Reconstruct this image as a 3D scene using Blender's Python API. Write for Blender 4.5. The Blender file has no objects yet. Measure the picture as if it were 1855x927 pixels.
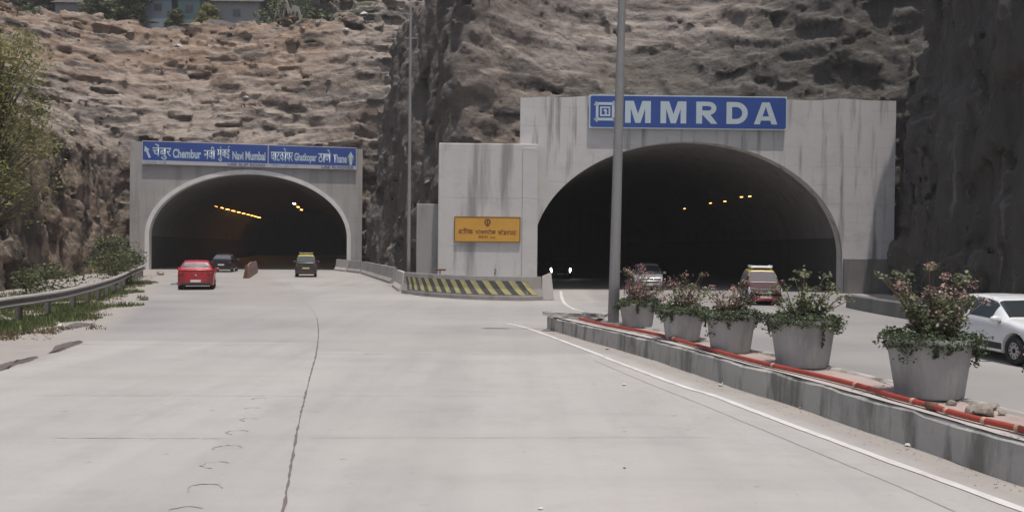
import bpy, bmesh, math, random
import numpy as np
from mathutils import Vector, Matrix

S = bpy.context.scene
COL = S.collection
R = math.radians
random.seed(7)
rng = np.random.default_rng(11)

# ------------------------------------------------------------------ camera
TW, TH, F = 1855.0, 927.0, 1500.0
CAM_H = 2.4
camd = bpy.data.cameras.new('camera'); cam = bpy.data.objects.new('camera', camd); COL.objects.link(cam)
camd.sensor_width = 36.0; camd.lens = F / TW * 36.0; camd.clip_end = 2000; camd.clip_start = 0.05
CM = Matrix.Translation((0, 0, CAM_H)) @ Matrix.Rotation(R(90 - 0.668), 4, 'X') @ Matrix.Rotation(R(0.6), 4, 'Z')
cam.matrix_world = CM
S.camera = cam

# ------------------------------------------------------------------ light
SUN = Vector((0.09, -0.19, 0.97)).normalized()
w = bpy.data.worlds.new('World'); S.world = w; w.use_nodes = True
nt = w.node_tree; bg = nt.nodes['Background']
sky = nt.nodes.new('ShaderNodeTexSky'); sky.sky_type = 'NISHITA'; sky.sun_disc = False
sky.sun_elevation = math.asin(SUN.z); sky.sun_rotation = math.atan2(SUN.x, SUN.y)
sky.dust_density = 3.0; sky.air_density = 1.0
nt.links.new(sky.outputs[0], bg.inputs[0]); bg.inputs[1].default_value = 0.115
sl = bpy.data.lights.new('sun', 'SUN'); so = bpy.data.objects.new('sun', sl); COL.objects.link(so)
sl.energy = 3.15; sl.angle = R(0.6); sl.color = (1.0, 0.935, 0.87)
so.rotation_euler = SUN.to_track_quat('Z', 'Y').to_euler()
S.render.engine = 'CYCLES'
S.view_settings.view_transform = 'Standard'; S.view_settings.look = 'None'
S.view_settings.exposure = 0.10; S.view_settings.gamma = 1.0

# ------------------------------------------------------------------ surveying helpers: photo pixel -> place on a plane
CMr = CM.to_3x3(); C0 = CM.translation
def ray(u, v):
    return CMr @ Vector(((u - TW / 2) / F, -(v - TH / 2) / F, -1.0))
def gp(u, v, z=0.0):
    d = ray(u, v); t = (z - C0.z) / d.z
    return C0 + d * t
def at(u, v, y):
    d = ray(u, v); return C0 + d * ((y - C0.y) / d.y)

# ------------------------------------------------------------------ materials
def mat(name):
    m = bpy.data.materials.new(name); m.use_nodes = True
    return m, m.node_tree, m.node_tree.nodes['Principled BSDF']
def N(nt, typ, **kw):
    n = nt.nodes.new(typ)
    for k, v in kw.items(): setattr(n, k, v)
    return n
def plain(name, col, rough=0.6, metal=0.0, emit=None, es=1.0, var=0.12, scale=8.0, coat=0.0, trans=0.0):
    m, nt, b = mat(name)
    b.inputs['Roughness'].default_value = rough; b.inputs['Metallic'].default_value = metal
    b.inputs['Coat Weight'].default_value = coat
    if trans: b.inputs['Transmission Weight'].default_value = trans
    tc = N(nt, 'ShaderNodeTexCoord'); no = N(nt, 'ShaderNodeTexNoise'); no.inputs['Scale'].default_value = scale; no.inputs['Detail'].default_value = 5
    nt.links.new(tc.outputs['Object'], no.inputs['Vector'])
    mx = N(nt, 'ShaderNodeMix', data_type='RGBA')
    mx.inputs[6].default_value = (*[c * (1 - var) for c in col], 1); mx.inputs[7].default_value = (*[min(1, c * (1 + var)) for c in col], 1)
    nt.links.new(no.outputs['Fac'], mx.inputs[0]); nt.links.new(mx.outputs[2], b.inputs['Base Color'])
    if emit:
        b.inputs['Emission Color'].default_value = (*emit, 1); b.inputs['Emission Strength'].default_value = es
    return m
def ramp(nt, src, p0, p1, c0=(0, 0, 0, 1), c1=(1, 1, 1, 1)):
    r = N(nt, 'ShaderNodeValToRGB'); r.color_ramp.elements[0].position = p0; r.color_ramp.elements[1].position = p1
    r.color_ramp.elements[0].color = c0; r.color_ramp.elements[1].color = c1
    nt.links.new(src, r.inputs[0]); return r.outputs[0]
def noise(nt, coord, scale, sc=(1, 1, 1), detail=6, rough=0.6, dist=0.0):
    mp = N(nt, 'ShaderNodeMapping'); mp.inputs['Scale'].default_value = sc
    nt.links.new(coord, mp.inputs[0])
    n = N(nt, 'ShaderNodeTexNoise'); n.inputs['Scale'].default_value = scale; n.inputs['Detail'].default_value = detail
    n.inputs['Roughness'].default_value = rough; n.inputs['Distortion'].default_value = dist
    nt.links.new(mp.outputs[0], n.inputs['Vector']); return n.outputs['Fac']
def mix(nt, fac, a, b, blend='MIX'):
    mx = N(nt, 'ShaderNodeMix', data_type='RGBA', blend_type=blend)
    for i, x in ((0, fac), (6, a), (7, b)):
        if isinstance(x, (int, float)): mx.inputs[i].default_value = x
        elif isinstance(x, tuple): mx.inputs[i].default_value = (*x[:3], 1)
        else: nt.links.new(x, mx.inputs[i])
    return mx.outputs[2]
def mul(nt, a, b, op='MULTIPLY'):
    m = N(nt, 'ShaderNodeMath', operation=op)
    for i, x in ((0, a), (1, b)):
        if isinstance(x, (int, float)): m.inputs[i].default_value = x
        else: nt.links.new(x, m.inputs[i])
    return m.outputs[0]
def bump(nt, b, h, strength=0.4, dist=0.05):
    bp = N(nt, 'ShaderNodeBump'); bp.inputs['Strength'].default_value = strength; bp.inputs['Distance'].default_value = dist
    nt.links.new(h, bp.inputs['Height']); nt.links.new(bp.outputs[0], b.inputs['Normal'])

def concrete(name, base, stain=0.5, dark=(0.10, 0.10, 0.10), lines=None, streak_sc=(1.3, 1.3, 0.12), thr=(0.5, 0.68), blot=0.45):
    """weathered concrete with vertical run-off streaks; lines = spacing of formwork lifts"""
    m, nt, b = mat(name)
    tc = N(nt, 'ShaderNodeTexCoord'); co = tc.outputs['Object']
    c = mix(nt, noise(nt, co, 0.6, detail=8), tuple(x * 0.82 for x in base), tuple(min(1, x * 1.12) for x in base))
    c = mix(nt, mul(nt, ramp(nt, noise(nt, co, 1.0, streak_sc, 5), *thr), stain), c, dark)
    c = mix(nt, mul(nt, ramp(nt, noise(nt, co, 0.35, (1, 1, 1.6), 10, 0.7), 0.52, 0.75), blot), c, tuple(x * 0.55 for x in base))
    c = mix(nt, mul(nt, noise(nt, co, 14, detail=3), 0.16), c, tuple(x * 0.5 for x in base))
    if lines:
        sx = N(nt, 'ShaderNodeSeparateXYZ'); nt.links.new(co, sx.inputs[0])
        wv = mul(nt, noise(nt, co, 0.8), 0.35)
        for idx, sp, wd in lines:
            z = mul(nt, mul(nt, mul(nt, sx.outputs[idx], wv, 'ADD'), 1.0 / sp), 1.0, 'MODULO') if False else None
            q = mul(nt, mul(nt, sx.outputs[idx], wv, 'ADD'), 1.0 / sp)
            fr = N(nt, 'ShaderNodeMath', operation='FRACT'); nt.links.new(q, fr.inputs[0])
            l = mul(nt, fr.outputs[0], wd / sp, 'LESS_THAN')
            l = mul(nt, l, ramp(nt, noise(nt, co, 0.5), 0.45, 0.62))
            c = mix(nt, mul(nt, l, 0.38), c, tuple(x * 0.35 for x in base))
    nt.links.new(c, b.inputs['Base Color']); b.inputs['Roughness'].default_value = 0.88
    bump(nt, b, noise(nt, co, 6, detail=8, rough=0.7), 0.35, 0.03)
    return m

# ------------------------------------------------------------------ object helpers
def meta(o, label=None, cat=None, group=None, kind=None):
    if label: o['label'] = label
    if cat: o['category'] = cat
    if group: o['group'] = group
    if kind: o['kind'] = kind
    return o
def thing(name, label, cat, loc=(0, 0, 0), rz=0.0, group=None):
    o = bpy.data.objects.new(name, None); COL.objects.link(o); o.empty_display_size = 0.2
    o.location = loc; o.rotation_euler = (0, 0, rz)
    return meta(o, label, cat, group)
def mesh(name, verts, faces, m, parent=None, smooth=False, mats=None, fmat=None):
    me = bpy.data.meshes.new(name); me.from_pydata([tuple(v) for v in verts], [], [tuple(f) for f in faces]); me.update()
    if mats:
        for x in mats: me.materials.append(x)
        if fmat is not None: me.polygons.foreach_set('material_index', fmat)
    else: me.materials.append(m)
    if smooth: me.polygons.foreach_set('use_smooth', [True] * len(me.polygons))
    o = bpy.data.objects.new(name, me); COL.objects.link(o)
    if parent: o.parent = parent
    return o
def from_bm(name, bm, m, parent=None, smooth=False):
    me = bpy.data.meshes.new(name); bm.to_mesh(me); bm.free(); me.materials.append(m)
    if smooth: me.polygons.foreach_set('use_smooth', [True] * len(me.polygons))
    o = bpy.data.objects.new(name, me); COL.objects.link(o)
    if parent: o.parent = parent
    return o
def bm_box(bm, c, s, rot=None, bev=0.0):
    M = Matrix.Translation(c) @ (rot.to_4x4() if rot is not None else Matrix()) @ Matrix.Diagonal((*s, 1))
    r = bmesh.ops.create_cube(bm, size=1.0, matrix=M)
    if bev:
        es = list({e for v in r['verts'] for e in v.link_edges})
        bmesh.ops.bevel(bm, geom=es, offset=bev, segments=2, profile=0.6, affect='EDGES')
def box(name, c, s, m, parent=None, bev=0.0, rot=None):
    bm = bmesh.new(); bm_box(bm, c, s, rot, bev); return from_bm(name, bm, m, parent)
def tube_data(pts, rad, n=8, closed_ends=True):
    pts = [Vector(p) for p in pts]; V = []; Fc = []
    rads = rad if isinstance(rad, (list, tuple)) else [rad] * len(pts)
    up = Vector((0, 0, 1))
    for i, p in enumerate(pts):
        t = (pts[min(i + 1, len(pts) - 1)] - pts[max(i - 1, 0)]).normalized()
        a = t.cross(up)
        if a.length < 1e-3: a = t.cross(Vector((1, 0, 0)))
        a.normalize(); b = t.cross(a)
        for k in range(n):
            an = 2 * math.pi * k / n
            V.append(p + (a * math.cos(an) + b * math.sin(an)) * rads[i])
    for i in range(len(pts) - 1):
        for k in range(n):
            Fc.append((i * n + k, i * n + (k + 1) % n, (i + 1) * n + (k + 1) % n, (i + 1) * n + k))
    if closed_ends:
        Fc.append(tuple(range(n))[::-1]); Fc.append(tuple((len(pts) - 1) * n + k for k in range(n)))
    return V, Fc
def tube(name, pts, rad, m, parent=None, n=8, smooth=True):
    V, Fc = tube_data(pts, rad, n); return mesh(name, V, Fc, m, parent, smooth)
def merge(parts):
    V = []; Fc = []
    for v, f in parts:
        o = len(V); V += list(v); Fc += [tuple(i + o for i in q) for q in f]
    return V, Fc
def resample(path, step):
    P = [Vector(p) for p in path]; out = [P[0].copy()]; 
    for a, b in zip(P[:-1], P[1:]):
        L = (b - a).length; n = max(1, int(round(L / step)))
        for i in range(1, n + 1): out.append(a.lerp(b, i / n))
    return out
def smooth_path(path, n=8):
    P = [Vector(p) for p in path]; out = []
    for i in range(len(P) - 1):
        p0 = P[max(i - 1, 0)]; p1 = P[i]; p2 = P[i + 1]; p3 = P[min(i + 2, len(P) - 1)]
        for k in range(n):
            t = k / n
            out.append(0.5 * ((2 * p1) + (p2 - p0) * t + (2 * p0 - 5 * p1 + 4 * p2 - p3) * t * t + (3 * p1 - p0 - 3 * p2 + p3) * t ** 3))
    out.append(P[-1]); return out
def sweep(path, profile, closed=True, caps=True, jitter=0.0):
    """profile: list of (offset to the left of travel, z) swept along path in plan"""
    P = [Vector(p) for p in path]; V = []; Fc = []; n = len(profile)
    for i, p in enumerate(P):
        t = P[min(i + 1, len(P) - 1)] - P[max(i - 1, 0)]; t.z = 0; t.normalize(); l = Vector((-t.y, t.x, 0))
        for (o, z) in profile:
            V.append(p + l * (o + random.uniform(-jitter, jitter)) + Vector((0, 0, z + random.uniform(-jitter, jitter) * 0.6 * (z > 0.02))))
    for i in range(len(P) - 1):
        for k in range(n if closed else n - 1):
            k2 = (k + 1) % n
            Fc.append((i * n + k, (i + 1) * n + k, (i + 1) * n + k2, i * n + k2))
    if closed and caps:
        Fc.append(tuple(range(n))); Fc.append(tuple((len(P) - 1) * n + k for k in range(n))[::-1])
    return V, Fc
def ribbon(name, path, width, z, m, wob=0.0):
    P = [Vector(p) for p in path]; V = []; Fc = []
    for i, p in enumerate(P):
        t = P[min(i + 1, len(P) - 1)] - P[max(i - 1, 0)]; t.z = 0; t.normalize(); l = Vector((-t.y, t.x, 0))
        ww = width * (1 + random.uniform(-wob, wob)) / 2; off = l * random.uniform(-wob, wob) * width * 0.4
        V += [Vector((p.x, p.y, z)) + l * ww + off, Vector((p.x, p.y, z)) - l * ww + off]
    for i in range(len(P) - 1): Fc.append((2 * i, 2 * i + 1, 2 * i + 3, 2 * i + 2))
    return meta(mesh(name, V, Fc, m), kind='structure')

# vectorised value noise
_lat = rng.random((64, 64, 64)).astype(np.float32)
def vnoise(x, y, z, off=0):
    x = x + off * 7.31 + 1000; y = y + off * 3.17 + 1000; z = z + off * 5.77 + 1000
    xi = np.floor(x).astype(np.int32); yi = np.floor(y).astype(np.int32); zi = np.floor(z).astype(np.int32)
    fx = (x - xi).astype(np.float32); fy = (y - yi).astype(np.float32); fz = (z - zi).astype(np.float32)
    fx = fx * fx * (3 - 2 * fx); fy = fy * fy * (3 - 2 * fy); fz = fz * fz * (3 - 2 * fz)
    x0 = xi & 63; x1 = (xi + 1) & 63; y0 = yi & 63; y1 = (yi + 1) & 63; z0 = zi & 63; z1 = (zi + 1) & 63
    L = _lat
    a = L[x0, y0, z0] * (1 - fx) + L[x1, y0, z0] * fx; b = L[x0, y1, z0] * (1 - fx) + L[x1, y1, z0] * fx
    c = L[x0, y0, z1] * (1 - fx) + L[x1, y0, z1] * fx; d = L[x0, y1, z1] * (1 - fx) + L[x1, y1, z1] * fx
    return ((a * (1 - fy) + b * fy) * (1 - fz) + (c * (1 - fy) + d * fy) * fz) * 2 - 1

# ------------------------------------------------------------------ plan of the road cutting
PL_O = Vector((-23.73, 75.06, 0)); PL_R = R(11.6)         # left portal origin and turn
PR_O = Vector((9.66, 45.6, 0)); PR_R = R(0.4)
EDGES = [  # (p, q, region)   regions: 0 left cliff, 1 behind left portal, 2 spur wall, 3 behind right portal, 4 right wall
    ((-17, -30), (-17, 10), 0), ((-17, 10), (-20.5, 26), 0), ((-20.5, 26), (-26, 45), 0), ((-26, 45), (-31, 60), 0), ((-31, 60), (-34.2, 74), 0),
    ((-34.2, 74), (-13.6, 78.2), 1), ((-13.6, 78.2), (-9.5, 64), 2), ((-9.5, 64), (-4.2, 47.2), 2), ((-4.2, 47.2), (8, 47.0), 3), ((8, 47.0), (21.3, 47.2), 3),
    ((21.3, 47.2), (18.9, 38), 4), ((18.9, 38), (17.0, 29), 4), ((17.0, 29), (16.5, 10), 4), ((16.5, 10), (16.5, -30), 4)]
def plan_distance(X, Y):
    """signed distance into the rock (positive inside) and squared-ish weights per region"""
    shp = X.shape; best = np.full(shp, 1e9); wsum = np.zeros((5,) + shp); inside = np.zeros(shp, bool)
    pts = [e[0] for e in EDGES]; n = len(pts)
    for (p, q, rg) in EDGES:
        dx, dy = q[0] - p[0], q[1] - p[1]
        t = np.clip(((X - p[0]) * dx + (Y - p[1]) * dy) / (dx * dx + dy * dy), 0, 1)
        d = np.hypot(X - p[0] - t * dx, Y - p[1] - t * dy)
        best = np.minimum(best, d); wsum[rg] = np.maximum(wsum[rg], 1.0 / (d + 0.4) ** 5)
    poly = pts + [EDGES[-1][1]]
    j = len(poly) - 1
    for i in range(len(poly)):
        xi, yi = poly[i]; xj, yj = poly[j]
        if yi != yj:
            c = ((yi > Y) != (yj > Y)) & (X < (xj - xi) * (Y - yi) / (yj - yi) + xi); inside ^= c
        j = i
    w = wsum / wsum.sum(0)
    return np.where(inside, -best, best), w
# ------------------------------------------------------------------ rock: one carved volume turned into a surface
def rock_field(X, Y, Z, dpl, W):
    lean = np.tensordot(np.array([0.20, 0.10, 0.10, 0.30, 0.10]), W, 1)
    zc = np.tensordot(np.array([10.0, 11.2, 21.0, 9.5, 27.0]), W, 1)
    cot = np.tensordot(np.array([1.10, 1.20, 0.7, 0.92, 0.7]), W, 1)
    sb = lean[..., None] * Z + np.maximum(0, Z - zc[..., None]) * cot[..., None]
    return dpl[..., None] - sb

def rock_surface(x0, x1, y0, y1, z0, z1, h):
    xs = np.arange(x0, x1, h); ys = np.arange(y0, y1, h); zs = np.arange(z0, z1, h)
    X, Y = np.meshgrid(xs, ys, indexing='ij')
    dpl, W = plan_distance(X, Y)
    W = W.astype(np.float32)
    Zr = zs[None, None, :].astype(np.float32)
    D = rock_field(X, Y, Zr, dpl.astype(np.float32), W).astype(np.float32)
    # hilltop shelf and the slope behind it
    big = vnoise(X / 9, Y / 9, X * 0, 3) * 1.2
    shelf = 26.8 + big + np.clip((X + 50) * 0.02, -0.5, 1.0)
    shelf = np.where(X > -16, shelf + np.clip((X + 16) * 1.5, 0, 30), shelf) + np.clip((Y - 101) * 0.9, 0, 30)
    D = np.minimum(D, (shelf[..., None] - Zr).astype(np.float32) * 0.8)
    band = np.abs(D) < 2.6
    I = np.nonzero(band)
    px = xs[I[0]]; py = ys[I[1]]; pz = zs[I[2]]
    wv = (W[0] + W[2] + W[4])[I[0], I[1]]; wl = W[0][I[0], I[1]]
    zc0 = np.array([10.0, 11.2, 21.0, 9.5, 27.0]); zcp = np.tensordot(zc0, W, 1)[I[0], I[1]]
    wv = wv * np.clip(1 - (pz - zcp + 1.0) / 2.5, 0, 1)          # above the crest the benches take over
    dip = px * 0.10 + 0.8 * vnoise(px / 8, py / 8, pz / 8, 9)
    zz = pz + dip
    r1 = 1 - np.abs(vnoise(px / 7.5, py / 5.5, zz / 2.3, 1)) * 2
    r2 = 1 - np.abs(vnoise(px / 3.0, py / 3.0, zz / 0.9, 2)) * 2
    hollow = -np.clip(vnoise(px / 2.4, py / 2.4, pz / 1.0 + px * .1, 14) - 0.30, 0, 1) * 2.2
    lift = np.clip((vnoise(px / 9, py / 9, pz / 5, 15) + .3) * 1.2, 0.15, 1)
    tq = zz / 1.75 + 0.9 * vnoise(px / 7, py / 6, zz / 4, 16) + 0.25 * vnoise(px / 2.2, py / 2.2, zz / 2, 17); saw = tq - np.floor(tq)
    ledge = (saw ** 1.6) * np.clip(0.5 + 1.4 * vnoise(px / 5, py / 5, pz / 2.5, 18), 0, 1.2)
    nH = 1.45 * ledge + 0.55 * r1 + 0.40 * r2 * lift + 0.70 * vnoise(px / 5.0, py / 5.0, zz / 3.0, 4) + 0.30 * vnoise(px / .9, py / .9, zz / .6, 12) + hollow - .15
    bx = vnoise(px / 2.0, py / 2.0, pz / 5.0, 5); b2 = 1 - np.abs(vnoise(px / 1.3, py / 1.3, pz / 2.3, 6)) * 2
    nV = 0.85 * bx + 0.45 * b2 + 0.35 * vnoise(px / .8, py / .8, pz / 1.3, 7) + 0.5 * vnoise(px / 4.5, py / 4.5, pz / 4.5, 8)
    u1 = px * .8 + py * .6 + 0.6 * vnoise(px / 3, py / 3, pz / 3, 30); u2 = pz * .9 - px * .35 + py * .2 + 0.6 * vnoise(px / 3, py / 3, pz / 3, 31); u3 = px * .5 - py * .8 + pz * .25
    chip = vnoise(np.floor(u1 / 1.5) * 3.7, np.floor(u2 / 2.6) * 3.7, np.floor(u3 / 1.7) * 3.7, 32); nV = nV * .75 + chip * .75
    h1 = px * .9 + py * .35 + 0.8 * vnoise(px / 4, py / 4, pz / 4, 40); h2 = zz + 0.5 * vnoise(px / 2.5, py / 2.5, pz / 2.5, 41); h3 = py * .9 - px * .3 + 0.8 * vnoise(px / 4, py / 4, pz / 4, 42)
    chipH = vnoise(np.floor(h1 / 2.1) * 3.7, np.floor(h2 / 1.0) * 3.7, np.floor(h3 / 2.0) * 3.7, 43); chipS = vnoise(np.floor(h1 / .95) * 5.3, np.floor(h2 / .6) * 5.3, np.floor(h3 / .9) * 5.3, 44)
    nH = nH * .62 + chipH * 1.0 + chipS * .35; nV = nV + .25 * chipS
    n = nH * (1 - wv) * 0.95 + nV * wv * 0.85 - 0.15
    D[I] += n.astype(np.float32)
    # keep the tunnels and portal blocks free
    I = np.nonzero((D > -2.6) & (Zr < 13) & (Y > 43)[..., None]); px = xs[I[0]]; py = ys[I[1]]; pz = zs[I[2]]
    def carve(o, rz, a, spring, hgt, lo, hi, top, extra):
        c, s = math.cos(rz), math.sin(rz)
        lx = (px - o.x) * c + (py - o.y) * s; ly = -(px - o.x) * s + (py - o.y) * c
        e = np.hypot(lx / (a + extra), np.maximum(pz - spring, 0) / (hgt + extra))
        bore = (1 - e) * (a + extra) * 0.7
        wall = np.minimum(np.minimum(lx - lo, hi - lx), np.minimum(1.9 - ly, top - pz))
        D[I] = np.minimum(D[I], -np.maximum(bore, wall).astype(np.float32))
    carve(PL_O, PL_R, 8.94, 3.0, 6.1, -9.4, 9.8, 10.9, 1.0)
    carve(PR_O, PR_R, 8.55, 2.0, 6.3, -9.4, 10.6, 10.1, 1.0)
    # surface nets
    ins = D > 0
    c = np.zeros(tuple(k - 1 for k in D.shape), np.uint8)
    for a in (0, 1):
        for b in (0, 1):
            for g in (0, 1):
                c += ins[a:c.shape[0] + a, b:c.shape[1] + b, g:c.shape[2] + g]
    act = (c > 0) & (c < 8)
    A = np.argwhere(act); idx = np.full(c.shape, -1, np.int32); idx[tuple(A.T)] = np.arange(len(A))
    corners = [(a, b, g) for a in (0, 1) for b in (0, 1) for g in (0, 1)]
    val = {k: D[A[:, 0] + k[0], A[:, 1] + k[1], A[:, 2] + k[2]] for k in corners}
    acc = np.zeros((len(A), 3)); cnt = np.zeros(len(A))
    for k in corners:
        for ax in range(3):
            if k[ax] == 0:
                k2 = list(k); k2[ax] = 1; k2 = tuple(k2)
                v0, v1 = val[k], val[k2]; cr = (v0 > 0) != (v1 > 0)
                t = np.where(cr, v0 / np.where(cr, v0 - v1, 1), 0)
                p = np.array(k, float)[None, :].repeat(len(A), 0); p[:, ax] = t
                acc += p * cr[:, None]; cnt += cr
    V = (A + acc / cnt[:, None]) * h + np.array([x0, y0, z0])
    quads = []
    for ax in range(3):
        sl0 = [slice(None)] * 3; sl1 = [slice(None)] * 3; sl0[ax] = slice(0, -1); sl1[ax] = slice(1, None)
        cr = ins[tuple(sl0)] != ins[tuple(sl1)]
        E = np.argwhere(cr); o1, o2 = [(1, 2), (2, 0), (0, 1)][ax]
        ok = (E[:, o1] > 0) & (E[:, o2] > 0) & (E[:, o1] < c.shape[o1]) & (E[:, o2] < c.shape[o2]) & (E[:, ax] < c.shape[ax])
        E = E[ok]; q = []
        for (d1, d2) in ((-1, -1), (0, -1), (0, 0), (-1, 0)):
            e = E.copy(); e[:, o1] += d1; e[:, o2] += d2; q.append(idx[e[:, 0], e[:, 1], e[:, 2]])
        q = np.stack(q, 1); flip = ~ins[E[:, 0], E[:, 1], E[:, 2]]
        q[flip] = q[flip][:, ::-1]; quads.append(q)
    Q = np.concatenate(quads)
    cen = V[Q].mean(1); Q = Q[(Q >= 0).all(1)]
    return V, Q

m_rock, nt, b = mat('rock')
tc = N(nt, 'ShaderNodeTexCoord'); co = tc.outputs['Object']
at_d = N(nt, 'ShaderNodeAttribute', attribute_name='basalt'); at_v = N(nt, 'ShaderNodeAttribute', attribute_name='cutface'); at_b = N(nt, 'ShaderNodeAttribute', attribute_name='brown')
tan = mix(nt, noise(nt, co, 0.25, detail=8), (0.215, 0.18, 0.15), (0.42, 0.36, 0.305))
tan = mix(nt, mul(nt, ramp(nt, noise(nt, co, 0.9, (1, 1, 2.0), 10, 0.72), 0.46, 0.60), 0.7), tan, (0.12, 0.10, 0.09))
sz = N(nt, 'ShaderNodeSeparateXYZ'); nt.links.new(co, sz.inputs[0])
earth = mul(nt, mul(nt, ramp(nt, mul(nt, sz.outputs[2], 0.02), 0.32, 0.42), ramp(nt, mul(nt, mul(nt, sz.outputs[0], -0.02), 0.0, 'ADD'), 0.30, 0.45)), ramp(nt, noise(nt, co, 0.35, detail=10, rough=0.7), 0.32, 0.50))
tan = mix(nt, mul(nt, earth, 0.9), tan, mix(nt, noise(nt, co, 1.4, detail=8), (0.21, 0.145, 0.10), (0.36, 0.26, 0.185)))
tan = mix(nt, mul(nt, ramp(nt, noise(nt, co, 0.13, detail=4), 0.55, 0.70), 0.6), tan, (0.26, 0.185, 0.14))
tan = mix(nt, mul(nt, ramp(nt, noise(nt, co, 0.22, (0.6, 0.6, 2.6), 12, 0.62, 0.4), 0.52, 0.60), 0.8), tan, (0.060, 0.055, 0.052))
tan = mix(nt, mul(nt, ramp(nt, noise(nt, co, 0.6, (0.5, 0.5, 3.0), 8, 0.62, 0.3), 0.60, 0.66), 0.85), tan, (0.055, 0.05, 0.048))
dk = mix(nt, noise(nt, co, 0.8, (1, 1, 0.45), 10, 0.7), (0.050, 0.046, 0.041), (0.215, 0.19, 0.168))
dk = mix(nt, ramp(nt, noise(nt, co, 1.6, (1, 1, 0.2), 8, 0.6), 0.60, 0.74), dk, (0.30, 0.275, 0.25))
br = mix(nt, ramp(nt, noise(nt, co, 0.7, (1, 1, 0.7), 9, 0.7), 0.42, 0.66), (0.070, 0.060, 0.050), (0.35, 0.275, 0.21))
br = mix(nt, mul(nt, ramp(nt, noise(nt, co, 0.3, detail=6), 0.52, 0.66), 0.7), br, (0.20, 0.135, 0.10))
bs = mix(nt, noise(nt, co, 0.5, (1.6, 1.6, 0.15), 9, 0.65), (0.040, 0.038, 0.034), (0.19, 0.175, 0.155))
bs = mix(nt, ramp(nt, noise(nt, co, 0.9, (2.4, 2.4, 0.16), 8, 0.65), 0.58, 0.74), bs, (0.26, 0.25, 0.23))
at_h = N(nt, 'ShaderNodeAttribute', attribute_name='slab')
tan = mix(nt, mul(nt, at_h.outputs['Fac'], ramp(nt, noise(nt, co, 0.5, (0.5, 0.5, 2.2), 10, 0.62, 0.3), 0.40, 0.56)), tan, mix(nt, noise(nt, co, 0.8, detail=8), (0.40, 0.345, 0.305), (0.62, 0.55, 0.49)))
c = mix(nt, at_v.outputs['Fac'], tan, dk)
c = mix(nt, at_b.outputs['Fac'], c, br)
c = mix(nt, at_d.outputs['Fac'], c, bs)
at_s = N(nt, 'ShaderNodeAttribute', attribute_name='scrub')
c = mix(nt, mul(nt, at_s.outputs['Fac'], ramp(nt, noise(nt, co, 0.35, detail=10, rough=0.7), 0.36, 0.56)), c, mix(nt, noise(nt, co, 1.2, detail=6), (0.05, 0.065, 0.045), (0.13, 0.14, 0.10)))
# rubble and dust settled on ledges (pale), soot and lichen in patches
ge = N(nt, 'ShaderNodeNewGeometry'); sx = N(nt, 'ShaderNodeSeparateXYZ'); nt.links.new(ge.outputs['Normal'], sx.inputs[0])
up = ramp(nt, sx.outputs[2], 0.50, 0.85)
dust = mix(nt, at_d.outputs['Fac'], (0.43, 0.375, 0.32), (0.22, 0.215, 0.20))
c = mix(nt, mul(nt, mul(nt, up, ramp(nt, noise(nt, co, 0.6, detail=8), 0.42, 0.62)), 0.6), c, dust)
pale = ramp(nt, noise(nt, co, 2.6, detail=4, rough=0.5), 0.70, 0.76)
c = mix(nt, mul(nt, pale, 0.6), c, (0.50, 0.46, 0.42))
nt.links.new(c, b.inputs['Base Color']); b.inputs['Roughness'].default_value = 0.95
b.inputs['Specular IOR Level'].default_value = 0.2
hh = mul(nt, noise(nt, co, 1.2, (1, 1, 1.3), 12, 0.75), mul(nt, noise(nt, co, 5, detail=6, rough=0.7), 0.35), 'ADD')
bump(nt, b, hh, 0.9, 0.35)

V, Q = rock_surface(-72, 31, 2, 122, -0.6, 46, 0.25)
me = bpy.data.meshes.new('rock_cutting')
me.vertices.add(len(V)); me.vertices.foreach_set('co', V.ravel())
me.loops.add(Q.size); me.loops.foreach_set('vertex_index', Q.ravel())
me.polygons.add(len(Q)); me.polygons.foreach_set('loop_start', np.arange(0, Q.size, 4)); me.update(calc_edges=True)
me.validate(); me.materials.append(m_rock)
_, W = plan_distance(V[:, 0], V[:, 1])
Z = V[:, 2]; nz = 0.5
def sm(x, a, b): t = np.clip((x - a) / (b - a), 0, 1); return t * t * (3 - 2 * t)
wob = vnoise(V[:, 0] / 4, V[:, 1] / 4, Z / 3, 21) * 1.8
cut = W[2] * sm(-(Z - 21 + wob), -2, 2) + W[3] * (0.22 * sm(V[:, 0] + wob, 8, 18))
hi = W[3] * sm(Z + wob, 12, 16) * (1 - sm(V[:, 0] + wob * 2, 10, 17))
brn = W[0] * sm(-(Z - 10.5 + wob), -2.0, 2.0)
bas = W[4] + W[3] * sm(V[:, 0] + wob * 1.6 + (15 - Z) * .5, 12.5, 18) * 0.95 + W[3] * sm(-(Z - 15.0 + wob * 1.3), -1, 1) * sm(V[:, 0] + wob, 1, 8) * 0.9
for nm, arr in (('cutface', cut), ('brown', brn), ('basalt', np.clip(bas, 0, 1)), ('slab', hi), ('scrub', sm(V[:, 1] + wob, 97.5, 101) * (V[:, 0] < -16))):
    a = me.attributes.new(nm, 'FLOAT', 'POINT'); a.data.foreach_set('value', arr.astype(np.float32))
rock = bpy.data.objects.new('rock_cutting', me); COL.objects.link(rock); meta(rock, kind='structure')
rock['label'] = 'blasted rock cutting and hillside above both tunnels'
sd = rock.modifiers.new('sub', 'SUBSURF'); sd.subdivision_type = 'SIMPLE'; sd.levels = 1; sd.render_levels = 1
for nm, sc, st in (('rock_lumps', 0.6, 0.16), ('rock_grain', 0.22, 0.14)):
    tx = bpy.data.textures.new(nm, 'CLOUDS'); tx.noise_scale = sc; tx.noise_depth = 3
    dm = rock.modifiers.new(nm, 'DISPLACE'); dm.texture = tx; dm.texture_coords = 'GLOBAL'; dm.strength = st; dm.mid_level = 0.5

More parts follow.
